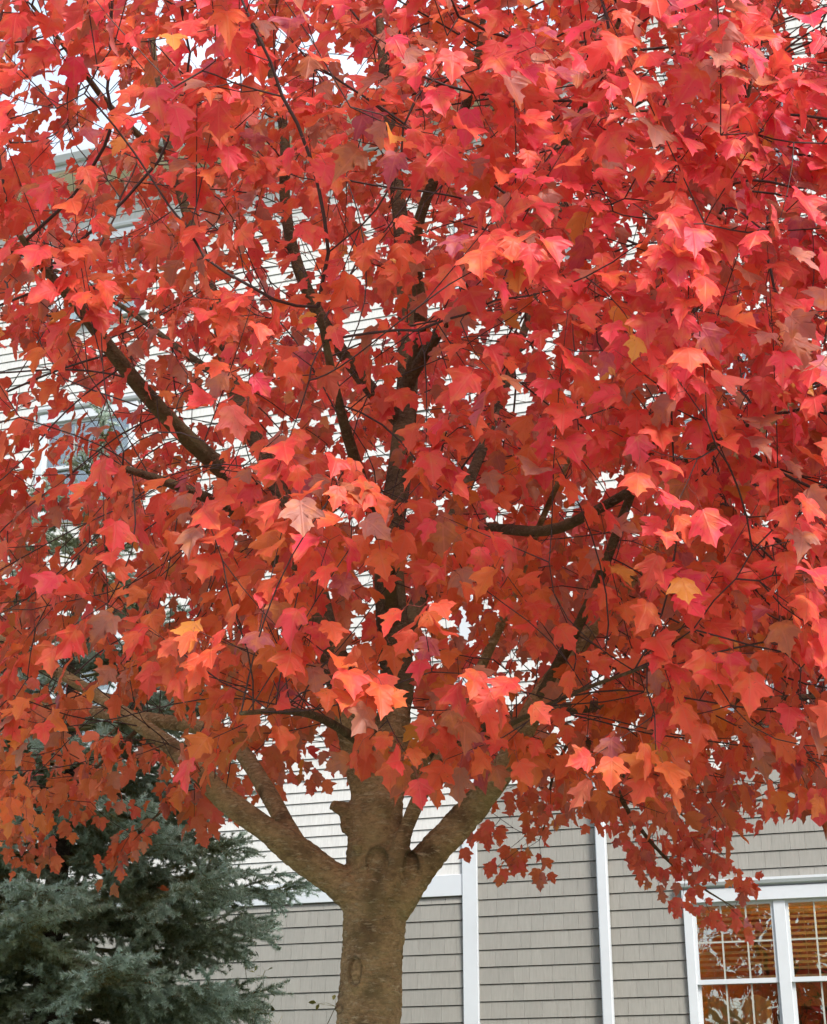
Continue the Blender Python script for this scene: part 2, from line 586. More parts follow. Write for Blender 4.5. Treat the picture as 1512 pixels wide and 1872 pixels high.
def trimbox(name, u0, u1, n0, n1, z0, z1, parent=None, mat=None, bev=0.004):
    m = MB(); m.box(u0, u1, n0, n1, z0, z1)
    return m.build(name, mat or M['trim'], parent or house, bev)
trimbox('corner_board', -0.071, 0.091, -0.045, 0.005, Z_BASE + 0.03, Z_EAVE)
trimbox('band_board', U_L, -0.072, -0.032, 0.005, SHAKE_L + 0.001, BAND_T)
trimbox('frieze_board', U_L, -0.072, -0.034, 0.005, Z_EAVE - 0.25, Z_EAVE)
# downspout with straps and its own body
ds = MB()
prof = [(1.383, -0.03), (1.383, -0.090), (1.388, -0.098), (1.396, -0.102), (1.480, -0.102), (1.488, -0.098), (1.492, -0.090), (1.492, -0.03)]
n_ = len(prof)
vs = [(x, y, Z_BASE + 0.25) for x, y in prof] + [(x, y, 13.7) for x, y in prof]
ds.add(vs, [tuple(range(n_)), tuple(range(2 * n_ - 1, n_ - 1, -1))] + [(i, n_ + i, n_ + (i + 1) % n_, (i + 1) % n_) for i in range(n_)])
dso = ds.build('downspout', M['trim'], house)
for z in (2.2, 5.9, 8.6, 11.4):
    trimbox('strap', 1.37, 1.507, -0.107, 0.0, z, z + 0.03, dso)
# eave, soffit, gutter, roof of the long wing and the gable rake
trimbox('soffit', U_L - 0.3, 0.98, -0.55, 0.0, Z_EAVE + 0.002, Z_EAVE + 0.04, None, M['soffit'])
trimbox('fascia', U_L - 0.3, 0.98, -0.585, -0.552, Z_EAVE - 0.02, Z_EAVE + 0.20)
g = MB(); g.prism_y([(-0.588, Z_EAVE + 0.19), (-0.588, Z_EAVE + 0.06), (-0.66, Z_EAVE + 0.06), (-0.71, Z_EAVE + 0.14), (-0.71, Z_EAVE + 0.19)], U_L - 0.3, 0.98)
g.build('gutter', M['trim'], house)
rf = MB()
rf.prism_y([(-0.62, Z_EAVE + 0.205), (5.0, Z_EAVE + 2.9), (10.6, Z_EAVE + 0.205), (10.6, Z_EAVE + 0.10), (5.0, Z_EAVE + 2.75), (-0.55, Z_EAVE + 0.10)], U_L - 0.35, 1.0)
rf.build('roof', M['roof'], house)
for sgn in (-1, 1):
    m = MB()
    e = U_PEAK + sgn * 4.0
    sx = sgn * 0.35
    z0 = Z_EAVE - 0.05 - 0.35 * 0.8
    vs = [(e + sx, -0.42, z0), (U_PEAK, -0.42, 17.15), (U_PEAK, -0.42, 17.35), (e + sx, -0.42, z0 + 0.22),
          (e + sx, 10, z0), (U_PEAK, 10, 17.15), (U_PEAK, 10, 17.35), (e + sx, 10, z0 + 0.22)]
    m.add(vs, [(0, 1, 2, 3), (7, 6, 5, 4), (0, 4, 5, 1), (3, 2, 6, 7), (0, 3, 7, 4), (1, 5, 6, 2)])
    m.build('roof', M['roof'], house)
    m = MB()
    vs = [(e + sx, -0.455, z0 - 0.03), (U_PEAK, -0.455, 17.12), (U_PEAK, -0.455, 17.36), (e + sx, -0.455, z0 + 0.21),
          (e + sx, -0.423, z0 - 0.03), (U_PEAK, -0.423, 17.12), (U_PEAK, -0.423, 17.36), (e + sx, -0.423, z0 + 0.21)]
    m.add(vs, [(0, 1, 2, 3), (7, 6, 5, 4), (0, 4, 5, 1), (3, 2, 6, 7), (0, 3, 7, 4), (1, 5, 6, 2)])
    m.build('rake_board', M['trim'], house)

# windows
def window(u0, u1, z0, z1, units, main):
    """casing + units of double-hung sashes; u0..z1 is the opening in the siding"""
    c = 0.085 if main else 0.09
    wo = bpy.data.objects.new('window', None); COL.objects.link(wo); wo.parent = house; wo.empty_display_size = 0.2
    m = MB(); m.box(u0 - 0.004, u0 + c, -0.050, 0.03, z0, z1); m.build('side_casing', M['trim'], wo, 0.004)
    m = MB(); m.box(u1 - c, u1 + 0.004, -0.050, 0.03, z0, z1); m.build('side_casing', M['trim'], wo, 0.004)
    m = MB(); m.box(u0 - 0.012, u1 + 0.012, -0.062, 0.02, z1 - 0.085, z1 + 0.045); m.build('head_casing', M['trim'], wo, 0.004)
    m = MB(); m.prism_y([(0.0, z1 + 0.046), (-0.085, z1 + 0.075), (-0.10, z1 + 0.105), (-0.10, z1 + 0.130), (0.0, z1 + 0.142)], u0 - 0.05, u1 + 0.05)
    m.build('drip_cap', M['trim'], wo)
    m = MB(); m.prism_y([(0.03, z0 - 0.002), (-0.10, z0 - 0.012), (-0.10, z0 + 0.022), (0.03, z0 + 0.045)], u0 - 0.04, u1 + 0.04)
    m.build('sill', M['trim'], wo)
    zt, zb = z1 - 0.086, z0 + 0.046
    a0, a1 = u0 + c, u1 - c
    mull = 0.115
    wd = (a1 - a0 - mull * (units - 1)) / units
    for k in range(units):
        s = a0 + k * (wd + mull)
        e = s + wd
        if k:
            m = MB(); m.box(s - mull, s, -0.036, 0.03, zb, zt); m.build('mullion', M['trim'], wo, 0.004)
        mid = 3.165 if main else (zt + zb) / 2
        for up in (True, False):
            y0, y1 = (-0.012, 0.022) if up else (0.026, 0.06)
            lo, hi = (mid - 0.028, zt) if up else (zb, mid + 0.02)
            fr = 0.030
            m = MB()
            m.box(s, s + fr, y0, y1, lo, hi); m.box(e - fr, e, y0, y1, lo, hi)
            m.box(s + fr, e - fr, y0, y1, hi - fr if up else hi - 0.045, hi); m.box(s + fr, e - fr, y0, y1, lo, lo + 0.045)
            m.build('sash', M['trim'], wo)
            hi2, lo2 = (hi - fr if up else hi - 0.045), lo + 0.045
            m = MB(); m.box(s + fr, e - fr, y0 + 0.014, y0 + 0.018, lo2, hi2); m.build('pane', M['glass'], wo)
            for q in (1, 2):
                x = s + fr + (wd - 2 * fr) * q / 3
                m = MB(); m.box(x - 0.008, x + 0.008, y0 + 0.005, y0 + 0.0135, lo2, hi2); m.build('muntin', M['grille'], wo)
            zz = (hi2 + lo2) / 2
            m = MB(); m.box(s + fr, e - fr, y0 + 0.006, y0 + 0.0130, zz - 0.008, zz + 0.008); m.build('muntin', M['grille'], wo)
        if main:
            # open horizontal blind hung behind the upper sash
            bl = MB(); bl.box(s + 0.01, e - 0.01, 0.085, 0.135, zt - 0.05, zt - 0.002)
            bl.build('blind_headrail', M['blind'], wo)
            z = zt - 0.095
            while z > mid + 0.09:
                m = MB(); m.prism_y([(0.087, z + 0.010), (0.087, z + 0.013), (0.133, z - 0.006), (0.133, z - 0.009)], s + 0.015, e - 0.015)
                m.build('blind_slat', M['blind'], wo)
                z -= 0.0545
            m = MB(); m.box(s + 0.012, e - 0.012, 0.09, 0.13, mid + 0.02, mid + 0.05); m.build('blind_bottom_rail', M['blind'], wo)
            for x in (s + wd * 0.2, e - wd * 0.2):
                m = MB(); m.box(x - 0.002, x + 0.002, 0.107, 0.110, mid + 0.05, zt - 0.05); m.build('blind_cord', M['blind'], wo)
    # reveal
    m = MB()
    m.box(u0 - 0.02, u0 + 0.002, 0.031, 0.25, z0, z1); m.box(u1 - 0.002, u1 + 0.02, 0.031, 0.25, z0, z1)
    m.box(u0 + 0.002, u1 - 0.002, 0.061, 0.25, z1 - 0.012, z1 + 0.01); m.box(u0 + 0.002, u1 - 0.002, 0.061, 0.25, z0 - 0.02, z0 + 0.01)
    m.build('reveal', M['trim'], wo)
    if not main:
        m = MB()
        nf = 24
        for q in range(nf):      # curtain folds; dimness of the unlit room is in their colour
            x0, x1 = u0 + (u1 - u0) * q / nf, u0 + (u1 - u0) * (q + 1) / nf
            y = 0.17 + 0.025 * (q % 2)
            m.add([(x0, y, z0), (x1, 0.17 + 0.025 * ((q + 1) % 2), z0), (x1, 0.17 + 0.025 * ((q + 1) % 2), z1), (x0, y, z1)], [(0, 1, 2, 3)])
        m.build('curtain', M['dark'], wo)
        m = MB(); m.box(u0 - 0.02, u1 + 0.02, 0.26, 0.28, z0 - 0.02, z1 + 0.02); m.build('room_back', M['dark'], wo)
    return wo
for i, w in enumerate(OPEN):
    window(*w, 2 if i in (0, 1, 2, 3) else 1, i == 0)

# the lit room behind the main window
room = MB()
ru0, ru1, rd, rz0, rz1 = 1.3, 5.6, 3.6, 1.75, 4.35
room.box(ru0 - 0.1, ru0, 0.21, rd, rz0, rz1); room.box(ru1, ru1 + 0.1, 0.21, rd, rz0, rz1)
room.box(ru0 - 0.1, ru1 + 0.1, rd, rd + 0.1, rz0, rz1)
ro = room.build('room_wall', M['room'], house)
m = MB(); m.box(ru0 - 0.1, ru1 + 0.1, 0.21, rd + 0.1, rz1 + 0.001, rz1 + 0.1); m.build('room_ceiling', M['curtain'], house)
m = MB(); m.box(ru0 - 0.1, ru1 + 0.1, 0.21, rd + 0.1, rz0 - 0.1, rz0 - 0.001); m.build('room_floor', M['wood'], house)
# things in the room; the dark shelving is added in place of shadow
bk = empty('shadow_bookcase', from_house(3.12, 3.27, rz0), TH, 'dark wooden shelves added in place of shadow inside the lit window room', 'shadow_bookcase')
m = MB(); m.box(-0.62, -0.58, -0.3, 0.3, 0.002, 2.45); m.build('side', M['wood'], bk)
m = MB(); m.box(1.38, 1.42, -0.3, 0.3, 0.002, 2.45); m.build('side', M['wood'], bk)
m = MB(); m.box(-0.58, 1.38, 0.25, 0.3, 0.002, 2.45); m.build('back', M['wood'], bk)
for z in (0.05, 0.5, 0.95, 1.4, 1.85, 2.40):
    m = MB(); m.box(-0.58, 1.38, -0.3, 0.25, z, z + 0.03); m.build('shelf', M['wood'], bk)
lp = empty('ceiling_lamp', from_house(3.95, 1.55, 0), TH, 'warm yellow ceiling lamp glowing behind the window blinds', 'lamp')
def lathe(profile, seg=24):
    V, F = [], []
    for r, z in profile:
        for k in range(seg):
            a = 2 * math.pi * k / seg
            V.append((r * math.cos(a), r * math.sin(a), z))
    for i in range(len(profile) - 1):
        for k in range(seg):
            F.append((i * seg + k, i * seg + (k + 1) % seg, (i + 1) * seg + (k + 1) % seg, (i + 1) * seg + k))
    return mesh_np('lathe', np.array(V), np.array(F))
link('shade', lathe([(0.005, 3.86), (0.12, 3.87), (0.19, 3.92), (0.21, 4.0), (0.17, 4.08), (0.05, 4.12)]), lp, M['lamp'])
link('rod', lathe([(0.012, 4.11), (0.012, 4.30), (0.06, 4.31), (0.06, rz1 + 0.002)], 12), lp, M['brass'])
# lace curtain panel across the lower sash of the first unit
m = MB()
for q in range(30):
    x0, x1 = 2.38 + 0.62 * q / 30, 2.38 + 0.62 * (q + 1) / 30
    y0 = 0.23 + 0.02 * math.sin(q * 1.3); y1 = 0.23 + 0.02 * math.sin((q + 1) * 1.3)
    t0 = 3.02 + 0.03 * math.sin(q * 0.35); t1 = 3.02 + 0.03 * math.sin((q + 1) * 0.35)
    m.add([(x0, y0, 2.37), (x1, y1, 2.37), (x1, y1, t1), (x0, y0, t0)], [(0, 1, 2, 3)])
m.build('lace_curtain', M['curtain'], house)

# ------------------------------------------------------------------ maple: skeleton
def vnoise(p, s, seed=0):
    """cheap smooth noise from sines, p (n,3)"""
    r = np.random.default_rng(seed)
    o = np.zeros(len(p))
    for k in range(6):
        d = r.normal(size=3); d /= np.linalg.norm(d)
        o += np.sin(p @ d * s * (0.7 + 0.25 * k) + r.uniform(0, 6.28)) / (1 + 0.3 * k)
    return o / 3.0

TREE = np.array([at(684, 1640, 7.5)[0], 7.5, 0.0])
# limb paths: (name, parent, [(px,py,depth,radius)...]); a pixel + depth is one way to write down a point in space
LIMBS = [
 ('stem', None, [(674, 1872, 7.5, .145), (680, 1740, 7.5, .143), (687, 1650, 7.5, .150), (688, 1590, 7.5, .145), (686, 1500, 7.5, .138), (690, 1440, 7.5, .13)]),
 ('L1', 'stem', [(668, 1650, 7.48, .10), (612, 1608, 7.45, .082), (545, 1560, 7.4, .076), (480, 1512, 7.35, .062), (410, 1462, 7.35, .055), (333, 1385, 7.5, .045), (200, 1290, 7.8, .034), (50, 1200, 8.1, .025), (-150, 1080, 8.4, .016)]),
 ('L1b', 'L1', [(552, 1560, 7.42, .05), (520, 1505, 7.5, .044), (490, 1450, 7.65, .042), (440, 1375, 7.9, .042), (385, 1335, 8.2, .042), (273, 1315, 8.6, .040), (117, 1291, 9.2, .032), (-60, 1262, 9.8, .018)]),
 ('L2', 'stem', [(676, 1450, 7.48, .10), (645, 1340, 7.4, .078), (622, 1240, 7.35, .072), (600, 1170, 7.3, .065), (565, 1110, 7.25, .058), (500, 1000, 7.1, .050), (430, 890, 6.9, .045), (340, 800, 6.6, .040), (265, 715, 6.3, .036), (190, 620, 6.0, .030), (140, 555, 5.8, .026), (80, 490, 5.6, .020), (20, 410, 5.4, .011)]),
 ('L3', 'L2', [(600, 1170, 7.3, .055), (560, 1000, 7.6, .050), (490, 850, 7.8, .046), (420, 700, 8.0, .042), (395, 570, 8.1, .038), (365, 470, 8.2, .033), (310, 280, 8.3, .027), (290, 150, 8.4, .022), (270, -60, 8.5, .015)]),
 ('L3b', 'L3', [(420, 700, 8.0, .022), (330, 640, 8.2, .019), (220, 560, 8.4, .015), (60, 470, 8.7, .010)]),
 ('L3c', 'L3', [(310, 280, 8.3, .024), (270, 260, 8.0, .023), (200, 190, 7.7, .019), (140, 110, 7.4, .015), (60, 10, 7.1, .009)]),
 ('L4', 'stem', [(698, 1450, 7.5, .11), (715, 1340, 7.5, .092), (727, 1250, 7.5, .085), (718, 1150, 7.5, .080), (710, 1000, 7.5, .070), (730, 850, 7.5, .064), (745, 700, 7.5, .055), (745, 560, 7.5, .050), (735, 420, 7.5, .043), (715, 250, 7.55, .034), (695, 60, 7.6, .026), (680, -200, 7.6, .015)]),
 ('L5', 'L4', [(738, 780, 7.5, .040), (660, 690, 7.35, .037), (590, 590, 7.2, .034), (545, 490, 7.1, .031), (522, 380, 7.05, .029), (518, 250, 7.0, .027), (490, 130, 7.0, .022), (420, -60, 7.0, .013)]),
 ('L6', 'L4', [(742, 720, 7.5, .040), (770, 600, 7.2, .036), (765, 430, 6.8, .030), (830, 260, 6.5, .024), (870, 150, 6.3, .019), (900, -60, 6.1, .011)]),
 ('L7', 'L4', [(727, 1200, 7.5, .045), (780, 1060, 7.9, .040), (850, 900, 8.3, .034), (930, 700, 8.7, .028), (1000, 480, 9.0, .022), (1080, 200, 9.3, .015)]),
 ('R1', 'stem', [(715, 1655, 7.47, .10), (770, 1580, 7.45, .080), (815, 1530, 7.42, .074), (862, 1480, 7.4, .068), (930, 1390, 7.2, .060), (985, 1280, 7.1, .050), (1035, 1215, 7.1, .043), (1120, 1110, 7.0, .032), (1220, 980, 6.9, .024), (1330, 850, 6.8, .018), (1480, 700, 6.7, .012)]),
 ('R2', 'stem', [(725, 1440, 7.55, .060), (790, 1365, 7.75, .050), (867, 1332, 8.0, .045), (960, 1310, 8.4, .040), (1080, 1290, 8.8, .035), (1250, 1285, 9.2, .028), (1500, 1270, 9.6, .017)]),
 ('R3', 'R2', [(960, 1310, 8.4, .020), (1050, 1335, 8.75, .019), (1100, 1395, 9.0, .016), (1150, 1490, 9.3, .013), (1210, 1565, 9.5, .010), (1275, 1620, 9.6, .0075), (1342, 1662, 9.7, .003)]),
 ('R3b', 'R3', [(1050, 1335, 8.75, .012), (1010, 1420, 9.0, .009), (1000, 1490, 9.1, .006), (985, 1535, 9.2, .003)]),
 ('R3c', 'R3', [(1100, 1395, 9.0, .012), (1190, 1450, 9.2, .009), (1270, 1510, 9.4, .005), (1310, 1550, 9.5, .003)]),
 ('L1c', 'L1b', [(273, 1315, 8.6, .014), (180, 1400, 8.9, .010), (110, 1475, 9.1, .006), (60, 1520, 9.2, .003)]),
 ('L1d', 'L1b', [(385, 1335, 8.2, .014), (330, 1420, 8.5, .010), (290, 1490, 8.7, .006), (240, 1525, 8.8, .003)]),
 ('R4', 'stem', [(706, 1640, 7.40, .065), (722, 1575, 7.37, .055), (744, 1510, 7.38, .040), (768, 1455, 7.35, .036), (805, 1385, 7.35, .030), (860, 1260, 7.35, .026), (930, 1110, 7.2, .020), (990, 960, 6.9, .015), (1060, 800, 6.5, .009)]),
 ('R5', 'L4', [(710, 1010, 7.5, .030), (780, 980, 7.35, .026), (870, 965, 7.1, .023), (1000, 970, 6.6, .025), (1080, 940, 6.4, .022), (1200, 870, 6.0, .017), (1400, 760, 5.6, .010)]),
 ('R6', 'R1', [(985, 1280, 7.1, .028), (1090, 1080, 6.5, .022), (1170, 860, 6.0, .017), (1250, 620, 5.5, .012), (1330, 350, 5.1, .009), (1400, 60, 4.8, .006)]),
 ('F1', 'stem', [(690, 1400, 7.45, .026), (650, 1350, 7.0, .022), (580, 1310, 6.3, .017), (515, 1295, 5.6, .012), (440, 1300, 5.0, .007)]),
 ('F2', 'R4', [(790, 1410, 7.35, .016), (850, 1360, 6.9, .013), (930, 1330, 6.3, .011), (1050, 1270, 5.6, .008), (1180, 1220, 5.1, .005)]),
 ('F3', 'L4', [(718, 1150, 7.5, .040), (705, 1000, 6.9, .034), (665, 880, 6.1, .027), (625, 740, 5.4, .019), (585, 560, 4.9, .011)]),
 ('F4', 'L4', [(745, 700, 7.5, .034), (830, 560, 6.8, .028), (930, 420, 6.1, .021), (1040, 250, 5.4, .015), (1130, 40, 4.9, .009)]),
 ('F5', 'L2', [(500, 1000, 7.1, .030), (420, 930, 6.4, .026), (330, 900, 5.7, .020), (220, 860, 5.1, .012)]),
]
seed_nodes = {}
P_pos, P_par, P_rad, P_limb = [], [], [], []
limb_paths = {}
def catmull(pts, step):
    pts = np.array(pts, float)
    ext = np.vstack([2 * pts[0] - pts[1], pts, 2 * pts[-1] - pts[-2]])
    out = []
    for i in range(1, len(ext) - 2):
        p0, p1, p2, p3 = ext[i - 1:i + 3]
        n = max(1, int(round(np.linalg.norm((p2 - p1)[:3]) / step)))
        for k in range(n):
            t = k / n
            out.append(0.5 * ((2 * p1) + (-p0 + p2) * t + (2 * p0 - 5 * p1 + 4 * p2 - p3) * t * t + (-p0 + 3 * p1 - 3 * p2 + p3) * t ** 3))
    out.append(pts[-1])
    return np.array(out)
for name, par, pts in LIMBS:
    raw = [np.append(at(a, b, c), r) for a, b, c, r in pts]
    if name == 'stem':
        raw = [np.array([TREE[0] - .02, 7.5, -0.15, .25]), np.array([TREE[0] - .02, 7.5, 0.12, .205]), np.array([TREE[0] - .03, 7.5, 0.6, .160]),
               np.array([TREE[0] - .03, 7.5, 1.3, .148])] + raw
    path = catmull(raw, 0.09)
    if name != 'stem':
        wob = np.stack([vnoise(path[:, :3], 3.1, hash_) for hash_ in (len(name) * 7 + ord(name[0]), ord(name[-1]), ord(name[1]) + 3)], 1)
        ramp_ = np.clip(np.arange(len(path)) / 12, 0, 1)[:, None]
        path[:, :3] += wob * 0.018 * ramp_
    limb_paths[name] = path
    ids = []
    for k, q in enumerate(path):
        if k == 0:
            p = -1
            if par:
                pi = seed_nodes[par]
                dd = [np.linalg.norm(P_pos[i] - q[:3]) for i in pi]
                p = pi[int(np.argmin(dd))]
        else:
            p = ids[-1]
        ids.append(len(P_pos)); P_pos.append(q[:3]); P_par.append(p); P_rad.append(q[3]); P_limb.append(True)
    seed_nodes[name] = ids

# crown volume
CC = np.array([0.30, 7.25, 6.0]); CR = np.array([3.7, 3.55, 4.0])
def crown_r(p):
    d = (p - CC) / CR
    r = np.linalg.norm(d, axis=-1)
    return r / (1 + 0.07 * vnoise(d / (r[..., None] + 1e-6), 4.0, 5))
NA = 6200
cand = CC + RNG.uniform(-1, 1, (60000, 3)) * CR * 1.05
rr = crown_r(cand)
floor_ = 1.6 + cand[:, 1] * (0.205 - 0.025 * np.clip(cand[:, 0] - 0.3, 0, 1)) + 0.16 * vnoise(cand, 2.2, 9)
keep = (rr < 1) & (cand[:, 2] > floor_ + 0.12) & (RNG.random(len(cand)) < 0.25 + 0.75 * rr ** 1.5)
# thinner on the flank beside the spruce
thin = np.clip((-0.7 - cand[:, 0]) / 1.2, 0, 1) * 0.38
keep &= RNG.random(len(cand)) > thin
A = cand[keep][:NA]
lob = []
for (px_, py_, Y_, r_, n_) in ((1260, 420, 4.7, 0.75, 230), (1420, 900, 4.9, 0.7, 150), (980, 260, 4.9, 0.6, 110)):   # bulges of the near side
    v_ = RNG.normal(size=(n_, 3)); v_ /= np.linalg.norm(v_, axis=1)[:, None]
    lob.append(at(px_, py_, Y_) + v_ * r_ * RNG.random((n_, 1)) ** 0.4)
A = np.vstack([A] + lob)

def colonise(A, infl=1.1, kill=0.21, step=0.11, iters=90):
    pos = [np.array(p) for p in P_pos]; par = list(P_par); nch = [0] * len(pos)
    arr = np.array(pos)
    growable = np.array([r < 0.06 for r in P_rad])
    best = np.full(len(A), 1e9); idx = np.zeros(len(A), int)
    def upd(new_ids):
        nonlocal best, idx
        for s in range(0, len(new_ids), 400):
            ids = np.array(new_ids[s:s + 400])
            P = np.array([pos[i] for i in ids])
            d = np.linalg.norm(A[:, None, :] - P[None], axis=2)
            j = d.argmin(1); dm = d[np.arange(len(A)), j]
            w = dm < best
            best[w] = dm[w]; idx[w] = ids[j[w]]
    upd([i for i in range(len(pos)) if growable[i]])
    alive = best > kill
    for it in range(iters):
        act = alive & (best < infl)
        if not act.any(): 
            if alive.any() and it < 6: infl *= 1.4; continue
            break
        ii = idx[act]
        v = A[act] - np.array([pos[i] for i in ii])
        v /= np.linalg.norm(v, axis=1)[:, None]
        sm = {}
        for i, d in zip(ii, v): sm[i] = sm.get(i, 0) + d
        new = []
        for i, d in sm.items():
            if nch[i] > 3: continue
            d = d / (np.linalg.norm(d) + 1e-6)
            inert = pos[i] - pos[par[i]] if par[i] >= 0 else np.zeros(3)
            ni = np.linalg.norm(inert)
            if ni > 0: inert = inert / ni
            d = d + 0.35 * inert + np.array([0, 0, 0.06]) + RNG.normal(size=3) * 0.10
            d /= np.linalg.norm(d)
            new.append(len(pos)); pos.append(pos[i] + d * step); par.append(i); nch.append(0); nch[i] += 1
        if not new: break
        upd(new)
        alive &= best > kill
    return np.array(pos), par
N_SEED = len(P_pos)
pos, par = colonise(A)
NN = len(pos)
kids = [[] for _ in range(NN)]
for i in range(NN):
    if par[i] >= 0: kids[par[i]].append(i)
rad = np.zeros(NN)
for i in range(NN - 1, -1, -1):
    if i < N_SEED: rad[i] = P_rad[i]; continue
    s = sum(rad[c] ** 2.3 for c in kids[i])
    rad[i] = max(0.0024, (s + 0.0009 ** 2.3) ** (1 / 2.3)) if kids[i] else 0.0024
for i in range(N_SEED, NN):
    rad[i] = min(rad[i], rad[par[i]] * (0.62 if par[i] < N_SEED else 1.0))
# relax the colonised part a little
for _ in range(2):
    npos = pos.copy()
    for i in range(N_SEED, NN):
        if kids[i]:
            m_ = np.mean([pos[c] for c in kids[i]], axis=0)
            npos[i] = 0.5 * pos[i] + 0.25 * pos[par[i]] + 0.25 * m_
    pos = npos

def tube(path, rads, sides, seedn=0, rough=0.0, cap=True):
    n = len(path)
    t = np.gradient(path, axis=0)
    t /= np.linalg.norm(t, axis=1)[:, None] + 1e-9
    ref = np.array([0.0, 0, 1]) if abs(t[0][2]) < 0.9 else np.array([1.0, 0, 0])
    u = np.cross(t[0], ref); u /= np.linalg.norm(u)
    V = np.empty((n * sides, 3))
    ang = np.arange(sides) * 2 * math.pi / sides
    ca, sa = np.cos(ang)[:, None], np.sin(ang)[:, None]
    for i in range(n):
        u = u - t[i] * (u @ t[i]); u /= np.linalg.norm(u) + 1e-9
        w = np.cross(t[i], u)
        V[i * sides:(i + 1) * sides] = path[i] + rads[i] * (ca * u + sa * w)
    if rough:
        nz = vnoise(V, 14, seedn) + 0.5 * vnoise(V, 34, seedn + 1)
        c = np.repeat(path, sides, axis=0)
        V = c + (V - c) * (1 + rough * nz)[:, None]
    i = np.arange(n - 1)[:, None] * sides; k = np.arange(sides)[None]
    k2 = (k + 1) % sides
    F = np.stack([i + k, i + k2, i + sides + k2, i + sides + k], -1).reshape(-1, 4)
    if cap:
        V = np.vstack([V, path[-1] + t[-1] * rads[-1] * 0.5])
        e = len(V) - 1
        T = np.array([((n - 1) * sides + q, (n - 1) * sides + (q + 1) % sides, e) for q in range(sides)])
        return V, F, T
    return V, F, None

maple = empty('red_maple_tree', TREE, 0, 'red and orange autumn maple with a brown forked trunk before the house', 'tree')

